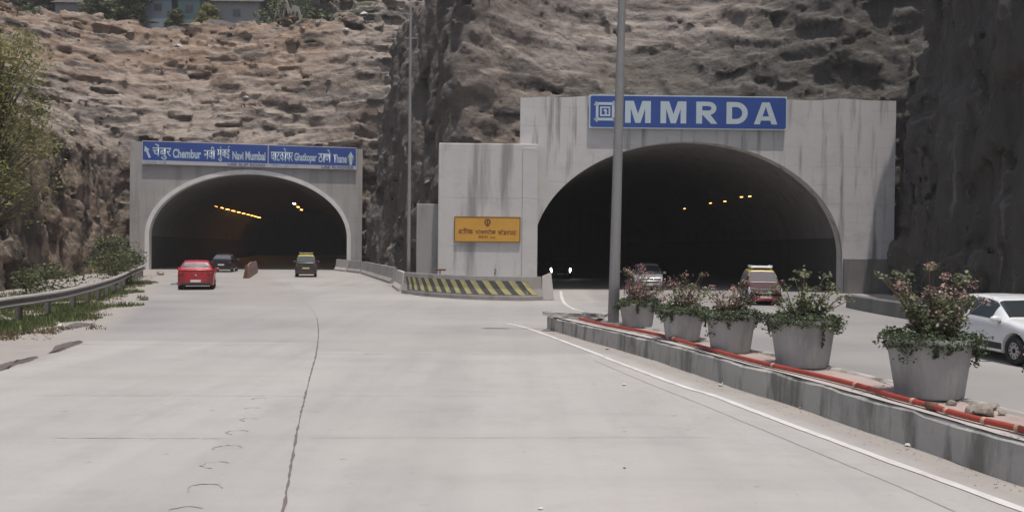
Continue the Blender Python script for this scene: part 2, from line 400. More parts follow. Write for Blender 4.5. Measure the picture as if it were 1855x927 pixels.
# ------------------------------------------------------------------ ground and roads
m_dirt = concrete('dirt', (0.33, 0.28, 0.225), 0.2, streak_sc=(1, 1, 1))
g = mesh('ground', [(-400, -400, -0.02), (400, -400, -0.02), (400, 500, -0.02), (-400, 500, -0.02)], [(0, 1, 2, 3)], m_dirt); meta(g, kind='structure')

EDGE_L = [gp(-260, 700), gp(0, 652), gp(110, 607), gp(190, 568), gp(248, 527), gp(285, 499), gp(300, 486)]   # road's left edge
KERB = [gp(993, 596), gp(1045, 612), gp(1161, 645), gp(1202, 658), gp(1333, 703), gp(1438, 736), gp(1670, 816), gp(1855, 881)]
KERB.append(KERB[-1] + (KERB[-1] - KERB[-2]).normalized() * 3.5 + Vector((0.2, 0, 0))); KERB.append(KERB[-1] + Vector((0.5, -3.5, 0)))
KERB = smooth_path(KERB, 6)
BAR = [gp(997, 542), gp(947, 544.7), gp(873, 543), gp(823, 540.5), gp(759, 535.5), gp(727, 531), gp(706, 513.7), gp(651, 495), gp(605, 489.6)]  # barrier foot
def dist_path(X, Y, P):
    d = np.full(X.shape, 1e9)
    for a, b2 in zip(P[:-1], P[1:]):
        dx, dy = b2.x - a.x, b2.y - a.y; t = np.clip(((X - a.x) * dx + (Y - a.y) * dy) / (dx * dx + dy * dy + 1e-9), 0, 1)
        d = np.minimum(d, np.hypot(X - a.x - t * dx, Y - a.y - t * dy))
    return d
hx = 0.4; xs = np.arange(-50, 40, hx); ys = np.arange(-8, 165, hx)
X, Y = np.meshgrid(xs, ys, indexing='ij'); nx, ny = X.shape
V = np.stack([X.ravel(), Y.ravel(), np.zeros(X.size)], 1)
I = np.arange(nx * ny).reshape(nx, ny)
Q = np.stack([I[:-1, :-1], I[1:, :-1], I[1:, 1:], I[:-1, 1:]], -1).reshape(-1, 4)
me = bpy.data.meshes.new('road')
me.vertices.add(len(V)); me.vertices.foreach_set('co', V.ravel()); me.loops.add(Q.size); me.loops.foreach_set('vertex_index', Q.ravel())
me.polygons.add(len(Q)); me.polygons.foreach_set('loop_start', np.arange(0, Q.size, 4)); me.update(calc_edges=True)
ex = [p.x for p in EDGE_L]; ey = [p.y for p in EDGE_L]; o = np.argsort(ey); xe = np.interp(Y, np.array(ey)[o], np.array(ex)[o])
dl = X - xe                                        # metres right of the road's left edge
dust = np.clip(1 - dl / 1.6, 0, 1)
dk_ = dist_path(X, Y, KERB); dust = np.maximum(dust, np.clip(1.15 - dk_ / 0.75, 0, 1) * (Y < 27))
db_ = dist_path(X, Y, BAR); dust = np.maximum(dust, np.clip(0.9 - db_ / 1.2, 0, 1))
mid = dist_path(X, Y, [gp(470, 545), gp(452, 510), gp(460, 489)]); dust = np.maximum(dust, 0.55 * np.clip(1.2 - mid / 3.0, 0, 1))
kx = np.interp(Y, [p.y for p in KERB[::-1]], [p.x for p in KERB[::-1]])
right = ((X > kx) & (Y < 24)) | ((Y >= 24) & (X > 3 + (Y - 24) * 0.05))
left_lane = X < np.interp(Y, [6, 22, 30], [-4.0, -6.0, -8.0])
tone = np.where(right, 0.85, np.where(X < np.interp(Y, [5, 8, 23, 40, 75], [-1.5, -2.1, -5.5, -9.5, -24]), sm(Y, 20.0, 20.3) * 0.55 + 0.35 * sm(-(X + 8.5 + Y * 0.02), 0, 4) , sm(Y, 18.4, 18.6) * 0.38))
tone = tone * (1 - 0.25 * sm(Y, 30, 42) * (~right))
for nm, arr in (('dust', dust), ('tone', tone)):
    a = me.attributes.new(nm, 'FLOAT', 'POINT'); a.data.foreach_set('value', arr.ravel().astype(np.float32))
m_road, nt, b = mat('road')
tc = N(nt, 'ShaderNodeTexCoord'); co = tc.outputs['Object']
ad = N(nt, 'ShaderNodeAttribute', attribute_name='dust'); atn = N(nt, 'ShaderNodeAttribute', attribute_name='tone')
pale = mix(nt, noise(nt, co, 0.16, (1, 0.6, 1), 9, 0.65), (0.355, 0.350, 0.330), (0.475, 0.465, 0.440))
c = mix(nt, atn.outputs['Fac'], pale, mix(nt, noise(nt, co, 0.3, (1, 0.4, 1), 8), (0.205, 0.20, 0.198), (0.27, 0.262, 0.258)))
c = mix(nt, mul(nt, ramp(nt, noise(nt, co, 0.22, (3.4, 0.16, 1), 7, 0.6), 0.44, 0.64), 0.30), c, (0.22, 0.21, 0.205))      # wheel tracks
c = mix(nt, mul(nt, ramp(nt, noise(nt, co, 1.1, (1, 1, 1), 10, 0.75), 0.48, 0.70), 0.34), c, (0.24, 0.225, 0.21))
c = mix(nt, mul(nt, ramp(nt, noise(nt, co, 4.5, (1, 1, 1), 3, 0.5), 0.685, 0.73), 0.4), c, (0.14, 0.13, 0.12))             # oil drips
dmask = mul(nt, mul(nt, ad.outputs['Fac'], 1.5), mul(nt, noise(nt, co, 0.9, detail=10, rough=0.7), 0.55, 'SUBTRACT'), 'ADD')
dm_ = ramp(nt, dmask, 0.35, 0.9)
c = mix(nt, mul(nt, ramp(nt, noise(nt, co, 0.10, (1.2, 1.8, 1), 5, 0.5), 0.40, 0.66), 0.45), c, (0.475, 0.445, 0.415))
c = mix(nt, mul(nt, ramp(nt, noise(nt, co, 0.35, (0.35, 2.6, 1), 8, 0.65), 0.50, 0.72), 0.28), c, (0.27, 0.26, 0.255))
c = mix(nt, dm_, c, mix(nt, noise(nt, co, 1.5, detail=10, rough=0.75), (0.235, 0.215, 0.195), (0.44, 0.41, 0.375)))
c = mix(nt, mul(nt, noise(nt, co, 30, detail=3), 0.25), c, (0.20, 0.19, 0.185))
nt.links.new(c, b.inputs['Base Color']); b.inputs['Roughness'].default_value = 0.82
bump(nt, b, noise(nt, co, 12, detail=10, rough=0.75), 0.25, 0.02)
me.materials.append(m_road)
road = bpy.data.objects.new('road', me); COL.objects.link(road); meta(road, kind='structure')

m_joint = plain('joint_seal', (0.15, 0.13, 0.12), 0.9)
m_hair = plain('hairline_joint', (0.31, 0.295, 0.28), 0.9, var=0.3)
m_white = concrete('road_paint', (0.64, 0.62, 0.59), 0.6, (0.42, 0.39, 0.37), streak_sc=(2, 2, 2))
jl = [gp(505, 990), gp(513, 925), gp(535, 800), gp(545, 750), gp(562, 680), gp(573, 640), gp(577, 600), gp(574, 575), gp(560, 555), gp(545, 540), gp(530, 522), gp(520, 508)]
ribbon('road_joint', resample(smooth_path(jl[:8], 6), 0.12), 0.026, 0.004, m_joint, 0.6)
ribbon('road_joint', resample(smooth_path(jl[7:], 6), 0.3), 0.05, 0.004, m_hair, 0.5)
def two(u0, v0, u1, v1, wd=0.018, m=None, z=0.005, wob=0.6):
    ribbon('road_joint', resample([gp(u0, v0), gp(u1, v1)], 0.1), wd, z, m or m_hair, wob)
two(120, 623, 574, 624.5); two(577, 641, 1000, 642); two(60, 716, 556, 717, 0.010); two(100, 793, 408, 794, 0.012); two(560, 793, 1290, 792, 0.008); two(600, 716, 900, 717, 0.008); two(600, 602, 900, 604, .02)
ribbon('road_joint', resample(smooth_path([gp(1075, 652), gp(1169, 692), gp(1275, 734), gp(1487, 822), gp(1629, 881), gp(1760, 940)], 4), 0.1), 0.022, 0.004, m_hair, 0.5)
wl = [gp(918, 586), gp(960, 596), gp(1081, 641), gp(1100, 649), gp(1226, 696), gp(1291, 716), gp(1354, 740), gp(1531, 806), gp(1855, 924), gp(2050, 995)]
ribbon('edge_line', resample(smooth_path(wl, 5), 0.25), 0.13, 0.008, m_white, 0.12)
wl2 = [gp(1016, 527), gp(1017, 536), gp(1022, 548), gp(1034, 557), gp(1052, 563), gp(1100, 567), gp(1160, 570)]
ribbon('edge_line', resample(smooth_path(wl2, 5), 0.3), 0.14, 0.008, m_white, 0.12)
ribbon('edge_line', resample([gp(738, 533), gp(760, 538)], 0.3), 0.13, 0.008, m_white, 0.2)
# scuffed arcs on the slab
for k, (u, v, s) in enumerate([(335, 926, .20), (370, 884, .21), (393, 842, .20), (412, 811, .19), (430, 783, .17), (452, 760, .14), (456, 740, .13), (470, 722, .12)]):
    c0 = gp(u, v); ar = []
    a0 = random.uniform(-0.5, 0.6)
    for i in range(13):
        an = a0 + math.pi * (0.05 + 1.25 * i / 12); ar.append(c0 + Vector((math.cos(an) * s * .8 + random.uniform(-.02, .02), math.sin(an) * s * 0.7 + random.uniform(-.02, .02), 0)))
    cutn = random.choice((0, 0, 3)); ribbon('scuff_mark', ar[cutn:], 0.014, 0.006, m_hair, 0.9)
# damp dark seam on the left shoulder
m_damp = concrete('damp_patch', (0.13, 0.115, 0.105), 0.3)
def blob(name, pts, z, m, n=12, jit=0.03):
    P = smooth_path(pts + [pts[0]], n)[:-1]; c0 = sum(P, Vector()) / len(P)
    V = [Vector((c0.x, c0.y, z))] + [Vector((p.x + random.uniform(-jit, jit), p.y + random.uniform(-jit, jit), z)) for p in P]
    return meta(mesh(name, V, [(0, 1 + i, 1 + (i + 1) % len(P)) for i in range(len(P))], m), kind='structure')
blob('damp_stain', [gp(-60, 682), gp(0, 660), gp(40, 650), gp(68, 645), gp(60, 652), gp(30, 661), gp(0, 672)], 0.004, m_damp)
blob('damp_stain', [gp(88, 640), gp(105, 625), gp(140, 617), gp(149, 620), gp(128, 629), gp(105, 637)], 0.004, m_damp)
blob('damp_stain', [gp(115, 592), gp(140, 584), gp(166, 587), gp(150, 592), gp(130, 595)], 0.004, m_damp)

# ------------------------------------------------------------------ tunnel portals
m_pl = concrete('portal_concrete_pale', (0.44, 0.42, 0.395), 0.55, (0.22, 0.21, 0.20), [(2, 1.55, 0.05)], (1.2, 1.2, 0.14), thr=(0.48, 0.68), blot=0.6)
m_pr = concrete('portal_concrete_streaked', (0.62, 0.605, 0.585), 0.85, (0.15, 0.15, 0.14), [(2, 1.02, 0.035)], (2.2, 2.2, 0.16), (0.53, 0.70), 0.8)
m_rim = concrete('arch_rim_paint', (0.80, 0.79, 0.76), 0.25, (0.4, 0.39, 0.38))
m_lin = concrete('tunnel_lining', (0.21, 0.205, 0.195), 0.5, (0.08, 0.08, 0.08), [(1, 4.0, 0.08)])
m_wain = concrete('tunnel_wainscot', (0.085, 0.085, 0.08), 0.4, (0.04, 0.04, 0.04))
m_plinth = concrete('portal_plinth', (0.22, 0.215, 0.20), 0.6, (0.05, 0.05, 0.05))
def arch_pts(a, spring, hgt, n=56):
    P = [(-a, 0.0), (-a, spring * 0.5)]
    for i in range(n + 1):
        t = math.pi - math.pi * i / n; P.append((a * math.cos(t), spring + hgt * math.sin(t)))
    return P + [(a, spring * 0.5), (a, 0.0)]
def portal(name, label, o, rz, a, spring, hgt, x0, x1, top, wall_m, rim, length, deep=1.6, uneven=0.0):
    t = thing(name, label, 'tunnel portal', o, rz)
    ap = arch_pts(a, spring, hgt); V = []; Fc = []
    out = []
    def outer(p):   # project arch point onto the outer rectangle
        x, z = p
        return x, z
    cols = [(x0, 0)] + ap + [(x1, 0)]
    # front face as columns of quads up to the top edge
    xs_ = [x0 + (-a - x0) * k / 4 for k in range(4)]; prof = [(x, 0.0, True) for x in xs_]
    prof += [(-a, 0.0, True)] + [(x, z, False) for x, z in ap[1:-1]] + [(a, 0.0, True)] + [(a + (x1 - a) * k / 4, 0.0, True) for k in range(1, 5)]
    tops = []
    for (x, z, _) in prof: tops.append(top + uneven * (0.5 * math.sin(x * 0.9) + 0.3 * math.sin(x * 2.3 + 1)) * 0.1)
    for y in (0, deep):
        for (x, z, _), tp in zip(prof, tops): V += [(x, y, z), (x, y, tp)]
    n = len(prof)
    for i in range(n - 1):
        A, B = 2 * i, 2 * (i + 1); off = 2 * n
        if abs(prof[i][0] - prof[i + 1][0]) > 1e-6:
            Fc.append((A, B, B + 1, A + 1)); Fc.append((A + off, A + 1 + off, B + 1 + off, B + off))
            Fc.append((A + 1, B + 1, B + 1 + off, A + 1 + off))
        Fc.append((B, A, A + off, B + off))
    Fc.append((0, 1, 2 * n + 1, 2 * n)); Fc.append((2 * n - 1, 2 * n - 2, 4 * n - 2, 4 * n - 1))
    wob = mesh('wall', V, Fc, wall_m, t)
    if rim:
        ai = arch_pts(a - rim, spring, hgt - rim); V = []; Fc = []
        for (p, q) in zip(ap, ai):
            for (x, z, y) in ((p[0] + (0.02 if p[0] < 0 else -0.02) * 0, p[1], -0.12), (q[0], q[1], -0.12), (q[0], q[1], 0.9), (p[0], p[1], 0.9)): V.append((x, y, z))
        for i in range(len(ap) - 1):
            for k in range(4): Fc.append((4 * i + k, 4 * i + (k + 1) % 4, 4 * i + 4 + (k + 1) % 4, 4 * i + 4 + k))
        mesh('arch_rim', V, Fc, m_rim, t, smooth=False)
    # lining
    al = arch_pts(a + 0.03 - (rim * 0.6 if rim else 0), spring, hgt + 0.03 - (rim * 0.6 if rim else 0)); V = []; Fc = []; fm = []
    ny_ = 14; na = len(al)
    for j in range(ny_ + 1):
        y = 0.9 + (length - 0.9) * j / ny_ if rim else 0.55 + (length - 0.55) * j / ny_
        bend = 0.0
        for (x, z) in al: V.append((x + bend, y, z))
    for j in range(ny_):
        for i in range(na - 1):
            Fc.append((j * na + i, j * na + i + 1, (j + 1) * na + i + 1, (j + 1) * na + i))
            zm = (al[i][1] + al[i + 1][1]) / 2; fm.append(1 if zm < 3.1 else 0)
    Fc.append(tuple(ny_ * na + i for i in range(na))); fm.append(1)
    mesh('lining', V, Fc, None, t, smooth=False, mats=[m_lin, m_wain], fmat=fm)
    return t
TL = portal('tunnel_portal', 'grey concrete portal with a white arch rim around the left tunnel mouth', PL_O, PL_R, 8.94, 3.0, 6.05, -10.2, 9.95, 11.28, m_pl, 0.36, 95)
TR = portal('tunnel_portal', 'streaked concrete portal around the big right tunnel mouth behind the planters', PR_O, PR_R, 8.55, 2.0, 6.25, -9.28, 11.4, 10.62, m_pr, 0.0, 80, deep=0.8, uneven=1.0)
box('plinth', (10.0, -0.06, 0.95), (2.8, 0.16, 1.9), m_plinth, TR, 0.02)
# sodium lamps hanging in rows
m_na = plain('sodium_lamp', (0.9, 0.45, 0.1), 0.4, emit=(1.0, 0.42, 0.10), es=7)
m_nw = plain('hot_lamp', (1, 0.8, 0.5), 0.4, emit=(1.0, 0.70, 0.35), es=14)
m_steel = plain('galvanised_steel', (0.36, 0.36, 0.36), 0.45, 0.7)
def lamp(p, rz, label, grp, hot=False, s=1.0, lg=0.75):
    t = thing('tunnel_lamp', label, 'tunnel lamp', p, rz, grp)
    box('housing', (0, 0, 0.12 * s), (0.42 * s, lg * s, 0.16 * s), m_steel, t, 0.02)
    box('lens', (0, -0.02, 0.0), (0.36 * s, (lg - .1) * s, 0.10 * s), m_nw if hot else m_na, t, 0.02)
    tube('hanger', [(0, 0, 0.2 * s), (0, 0, 0.9)], 0.012, m_wain, t, 6)
for k in range(13):
    f = k / 12.0; u = 364 + (470 - 364) * (1 - (1 - f) ** 1.5); v = 367 + (394 - 367) * (u - 364) / 106
    y = 91 / (1 - 0.35 * ((u - 364) / 106)); lamp(at(u, v, y), PL_R, 'orange sodium lamp in the long row under the left tunnel roof', 'long row of lamps in the left tunnel', k < 2, 0.9 if k < 3 else 0.75, 2.6)
for k, (u, v, y) in enumerate([(533, 369, 90), (540, 375, 97), (546, 380, 104)]):
    lamp(at(u, v, y), PL_R, 'orange sodium lamp in the short row at the right side of the left tunnel', 'short row of lamps in the left tunnel', k == 0, 0.7, 2.6)
for (u, v, y, lb) in [(1343, 357, 50, 'brightest orange lamp in the right tunnel, right end of the row'), (1358, 356, 48.5, 'dim orange lamp at the far right end of the right tunnel row'), (1313, 365, 54, 'reddish lamp second from the left of the bright ones in the right tunnel'), (1287, 368, 58, 'small orange lamp left of the reddish one in the right tunnel'), (1240, 378, 66, 'faintest small lamp at the left end of the right tunnel row')]:
    lamp(at(u, v, y), 0, lb, 'lamps under the right tunnel roof', False, 0.36)
# ------------------------------------------------------------------ pylon beside the right portal
m_block = concrete('pylon_concrete', (0.60, 0.585, 0.56), 0.75, (0.20, 0.20, 0.195), [(2, 2.55, 0.05)], (0.9, 0.9, 0.08), (0.53, 0.66), 0.5)
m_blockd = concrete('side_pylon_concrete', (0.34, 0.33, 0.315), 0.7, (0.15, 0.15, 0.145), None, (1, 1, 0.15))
yb = 44.2
pl, pr_ = at(793.5, 400, yb), at(974, 400, yb); ztop = at(800, 259, yb).z
t = thing('concrete_pylon', 'tall pale concrete block beside the right tunnel, carrying the yellow board', 'pylon', (pl.x, yb, 0))
W_ = pr_.x - pl.x
bm = bmesh.new(); bm_box(bm, (W_ / 2, 1.6, ztop / 2), (W_, 3.2, ztop), bev=0.06)
for v in bm.verts:
    if v.co.z > 1: v.co.z += 0.05 * math.sin(v.co.x * 3)
from_bm('body', bm, m_block, t)
box('corner_strip', (W_ - 0.42, -0.03, ztop * 0.49), (0.8, 0.10, ztop * 0.965), m_block, t, 0.015)
p1 = at(754, 430, yb + 0.9); z2 = at(760, 369, yb + 0.9).z
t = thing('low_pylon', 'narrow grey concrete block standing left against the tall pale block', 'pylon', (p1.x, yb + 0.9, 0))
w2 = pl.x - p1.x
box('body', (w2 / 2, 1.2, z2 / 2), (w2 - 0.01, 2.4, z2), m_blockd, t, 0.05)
m_rust = plain('rust', (0.16, 0.085, 0.055), 0.8, 0.2, var=0.4)
pq = at(797, 490, yb - 0.6)
o = mesh('pipe_stub', *merge([tube_data([(0, 0, 0), (0, 0, pq.z + 0.05)], 0.045), tube_data([(-0.28, 0, pq.z + 0.05), (0.3, 0, pq.z + 0.05)], 0.05)]), m_rust, None, True)
o.location = (pq.x, yb - 0.6, 0); meta(o, 'rusty T-shaped pipe stub at the left foot of the tall pale block', 'pipe')

# ------------------------------------------------------------------ concrete crash barriers
m_bar = concrete('barrier_concrete', (0.34, 0.32, 0.305), 0.5, (0.14, 0.13, 0.125), None, (2, 2, 0.5))
m_barl = concrete('barrier_concrete_pale', (0.50, 0.475, 0.45), 0.4, (0.25, 0.24, 0.23), None, (2, 2, 0.5))
m_yel = concrete('barrier_yellow', (0.47, 0.43, 0.19), 0.7, (0.30, 0.28, 0.20), None, (3, 3, 0.6))
m_blk = concrete('barrier_black', (0.09, 0.088, 0.085), 0.6, (0.13, 0.125, 0.12), None, (3, 3, 0.6))
def jersey(name, path, m, label, cat, group=None, H=0.9, parent=None):
    o_ = Vector(path[0]); pa = [Vector(p) - o_ for p in path]
    prof = [(0.0, 0), (0.0, 0.14), (-0.14, 0.34), (-0.22, H), (-0.40, H), (-0.48, 0.34), (-0.62, 0.14), (-0.62, 0)]
    V, Fc = sweep(pa, prof, jitter=0.004)
    if parent is None:
        ob = mesh(name, V, Fc, m); ob.location = (o_.x, o_.y, 0); return meta(ob, label, cat, group)
    return mesh(name, V, Fc, m, parent)
# path runs right to left, so "left of travel" is towards the road: negative offsets go away from it
bp = resample(smooth_path([gp(984, 543.5), gp(947, 544.7), gp(873, 543), gp(823, 540.5), gp(759, 535.5), gp(727, 531)], 6), 0.25)
bp = [Vector((p.x, p.y, 0)) for p in bp]
T = thing('striped_barrier', 'curved concrete crash barrier with yellow and black slanting stripes', 'barrier', (bp[0].x, bp[0].y, 0))
loc = [p - bp[0] for p in bp]
HB = 1.05
prof = [(0.0, 0), (0.0, 0.16), (-0.11, 0.50), (-0.15, HB), (-0.40, HB), (-0.52, 0.4), (-0.66, 0.14), (-0.66, 0)]
V, Fc = sweep(loc, [(-o if False else o, z) for o, z in prof], jitter=0.003)
body = mesh('body', V, Fc, m_bar, T)
# stripes: parallelograms lying on the two sloping faces
cum = [0.0]
for a, b2 in zip(loc[:-1], loc[1:]): cum.append(cum[-1] + (b2 - a).length)
def on_path(s):
    s = min(max(s, 0), cum[-1]); i = max(0, min(len(cum) - 2, int(np.searchsorted(cum, s)) - 1))
    f = (s - cum[i]) / (cum[i + 1] - cum[i]); p = loc[i].lerp(loc[i + 1], f)
    def nrm(j): t_ = (loc[min(j + 1, len(loc) - 1)] - loc[max(j - 1, 0)]).normalized(); return Vector((-t_.y, t_.x, 0))
    return p, nrm(i).lerp(nrm(i + 1), f)
def face_pt(s, z):
    p, l = on_path(s)
    o = -0.11 * (z - 0.16) / 0.34 if z < 0.5 else -0.11 - 0.04 * (z - 0.5) / (HB - 0.5)
    return p + l * (o + 0.022) + Vector((0, 0, z))
sy, sb = [], []
per = 0.62; s0 = 0.35
k = 0
while s0 + k * per < cum[-1] - 0.9:
    for (col, ph) in ((sy, 0.0), (sb, per * 0.5)):
        a = s0 + k * per + ph; w_ = per * 0.5 - 0.012
        zs_ = [0.26, 0.38, 0.5, 0.68, 0.86]; sh = [0.0, .13, .25, .39, 0.54]
        V = []; 
        for z, q in zip(zs_, sh): V += [face_pt(a + q, z), face_pt(a + q + w_, z)]
        col.append((V, [(2 * i, 2 * i + 1, 2 * i + 3, 2 * i + 2) for i in range(4)]))
    k += 1
mesh('yellow_stripes', *merge(sy), m_yel, T); mesh('black_stripes', *merge(sb), m_blk, T)
# raised end piece
bm = bmesh.new()
e0 = [(-0.06, 0.00, 0), (0.50, 0.08, 0), (0.42, 0.72, 0), (-0.06, 0.68, 0), (-0.06, 0.14, HB + .01), (0.36, 0.22, HB + 0.17), (0.33, 0.50, HB + 0.17), (-0.06, 0.44, HB + .01)]
vs = [bm.verts.new(v) for v in e0]
for f in ((0, 1, 5, 4), (1, 2, 6, 5), (2, 3, 7, 6), (3, 0, 4, 7), (4, 5, 6, 7), (3, 2, 1, 0)): bm.faces.new([vs[i] for i in f])
bmesh.ops.bevel(bm, geom=list(bm.edges), offset=0.025, segments=2, affect='EDGES')
from_bm('end_piece', bm, m_barl, T)
G = 'grey barrier blocks along the foot of the rock spur'
segs = [((722, 528.5), (710, 519.5), 'short grey barrier block touching the left end of the striped barrier', m_barl),
        ((706, 513.7), (653, 495.6), 'long dark grey barrier block in the middle of the row under the rock spur', m_bar),
        ((651, 495.0), (627, 492.2), 'grey barrier block second from the left tunnel mouth', m_bar),
        ((625, 492), (605, 489.6), 'pale grey barrier block at the right foot of the left tunnel arch', m_barl)]
for (a, b2, lb, m_) in segs:
    pa = resample([gp(*a), gp(*b2)], 0.5); jersey('crash_barrier', pa, m_, lb, 'barrier', G, H=1.0 + random.uniform(-.04, .04))
# low parapet on the far side of the right road
pp = [gp(1536, 557), gp(1580, 566), gp(1632, 575.5)]
pp += [Vector((14.15, 26, 0)), Vector((14.4, 20, 0)), Vector((14.6, 12, 0)), Vector((14.6, 2, 0))]
pts_ = resample(smooth_path(pp, 4), 0.5); o_ = pts_[0].copy()
V, Fc = sweep([p - o_ for p in pts_], [(0.22, 0), (0.19, 0.55), (0, 0.58), (-0.06, 0.52), (-0.08, 0)], jitter=0.006)
m_para = concrete('parapet_concrete', (0.20, 0.20, 0.185), 0.6, (0.08, 0.085, 0.075))
o = mesh('parapet_wall', V, Fc, m_para); o.location = (o_.x, o_.y, 0); meta(o, 'low mossy concrete parapet along the far side of the right road', 'wall')

# ------------------------------------------------------------------ planted median
m_kerb = concrete('kerb_concrete', (0.46, 0.445, 0.41), 0.8, (0.13, 0.13, 0.11), None, (2.4, 2.4, 0.6), (0.48, 0.62), 0.8)
m_ktop = concrete('kerb_top_cement', (0.50, 0.46, 0.43), 0.35, (0.28, 0.25, 0.23), None, (2, 2, 2))
m_fill = concrete('median_earth', (0.42, 0.34, 0.31), 0.5, (0.24, 0.19, 0.17), None, (2, 2, 2), (0.5, 0.7), 0.6)
kp = [Vector((p.x, p.y, 0)) for p in resample(KERB, 0.22)]
khs = lambda y: 0.375 + 0.07 * min(1.0, max(0.0, (24 - y) / 9))
def kerb_wall(name, base, off, th, drop, m):
    V = []; Fc = []; n = 6
    for i, p in enumerate(base):
        t = base[min(i + 1, len(base) - 1)] - base[max(i - 1, 0)]; t.normalize(); l = Vector((-t.y, t.x, 0))
        h = khs(p.y) - drop + 0.012 * math.sin(i * 0.9) * random.random()
        cell = 0.018 * (math.sin(i * 0.55) > 0.2)     # butted precast blocks, slightly out of line
        for (o, z) in ((0 - cell, 0), (0.015 - cell, h - 0.04), (0.045, h), (th - 0.02, h), (th, h - 0.03), (th, 0)):
            q = p + l * (off + o); V.append((q.x, q.y, z + random.uniform(-.010, .010) * (z > 0)))
    for i in range(len(base) - 1):
        for k in range(n): Fc.append((i * n + k, i * n + (k + 1) % n, (i + 1) * n + (k + 1) % n, (i + 1) * n + k))
    Fc.append(tuple(range(n))[::-1]); Fc.append(tuple((len(base) - 1) * n + k for k in range(n)))
    return meta(mesh(name, V, Fc, m), kind='structure')
kerb_wall('median_kerb', kp, 0.0, 0.17, 0.0, m_kerb)
# kerb cap: thin cement skin along the top
V, Fc = [], []
for i, p in enumerate(kp):
    t = kp[min(i + 1, len(kp) - 1)] - kp[max(i - 1, 0)]; t.normalize(); l = Vector((-t.y, t.x, 0)); h = khs(p.y) + 0.016
    a = p + l * (0.03 + random.uniform(-.01, .01)); b2 = p + l * 0.30
    V += [(a.x, a.y, h), (b2.x, b2.y, h - 0.01)]
Fc = [(2 * i, 2 * i + 2, 2 * i + 3, 2 * i + 1) for i in range(len(kp) - 1)]
meta(mesh('kerb_cap', V, Fc, m_ktop), kind='structure')
MW = 1.22   # width of the median
def med(i, off, z):
    p = kp[i]; t = kp[min(i + 1, len(kp) - 1)] - kp[max(i - 1, 0)]; t.normalize(); l = Vector((-t.y, t.x, 0)); q = p + l * off; return (q.x, q.y, z)
V, Fc = [], []
nn = 7
for i, p in enumerate(kp):
    for k in range(nn):
        V.append(med(i, 0.17 + (MW - 0.3) * k / (nn - 1), khs(p.y) - 0.005 - 0.10 * (p.y > 22.3) + random.uniform(-.012, .012)))
for i in range(len(kp) - 1):
    for k in range(nn - 1): Fc.append((i * nn + k, (i + 1) * nn + k, (i + 1) * nn + k + 1, i * nn + k + 1))
meta(mesh('median_fill', V, Fc, m_fill, smooth=True), kind='structure')
kerb_wall('median_kerb', kp, MW - 0.15, 0.15, -0.03, m_kerb)
# nose of the median: kerb block with a broken concrete beam lying on the far side
n0 = Vector(med(0, 0, 0)); n1 = Vector(med(0, MW, 0))
box('median_kerb', ((n0.x + n1.x) / 2, (n0.y + n1.y) / 2, 0.19), (0.2, MW + 0.02, 0.38), m_kerb, None, 0.03, Matrix.Rotation(math.atan2((n1 - n0).y, (n1 - n0).x) - math.pi / 2, 3, 'Z'))['kind'] = 'structure'
a = gp(988, 571, 0.44); b2 = gp(1100, 578, 0.44) + Vector((0, 0.5, 0)); d = (b2 - a)
bm = bmesh.new(); bm_box(bm, (0, 0, 0), (d.length, 0.30, 0.10), bev=0.012)
bmesh.ops.subdivide_edges(bm, edges=[e for e in bm.edges if e.calc_length() > 0.5], cuts=14)
for v in bm.verts: v.co += Vector((random.uniform(-.02, .02) * (abs(v.co.x) > d.length / 2 - .05) * 5, random.uniform(-.012, .012), random.uniform(-.008, .008)))
o = from_bm('broken_beam', bm, m_kerb); o.location = (a + b2) / 2 + Vector((0, 0, 0.06)); o.rotation_euler = (0, 0, math.atan2(d.y, d.x))
meta(o, 'broken weathered concrete beam lying across the tip of the median', 'beam')
# red hose
hp = []
for (u, v) in [(1050, 577), (1085, 585), (1120, 592), (1180, 603), (1240, 619), (1300, 636), (1360, 652), (1420, 666), (1500, 684), (1570, 702), (1622, 718), (1680, 733), (1730, 748), (1790, 763), (1855, 778), (2000, 815), (2200, 862)]:
    q = gp(u, v, 0.0); h = khs(gp(u, v, 0.45).y) + 0.065; hp.append(gp(u, v, h))
m_hose = plain('red_hose', (0.33, 0.050, 0.030), 0.5, var=0.3, scale=3)
m_hosej = plain('hose_joint', (0.50, 0.30, 0.22), 0.5)
t = thing('drain_pipe', 'long orange red pipe lying along the top of the median kerb', 'pipe', hp[0])
hs = smooth_path([p - hp[0] for p in hp], 6)
tube('pipe', hs, 0.037, m_hose, t, 10)
for k in (22, 40, 52, 63, 70, 77, 83):
    a = hs[k]; b2 = hs[k + 1]; d = (b2 - a).normalized(); tube('joint', [a, a + d * 0.05], 0.043, m_hosej, t, 10)
kk = 66; a = hs[kk]; d = (hs[kk + 1] - a).normalized(); tube('joint', [a, a + d * 0.16], 0.048, m_rust, t, 10)

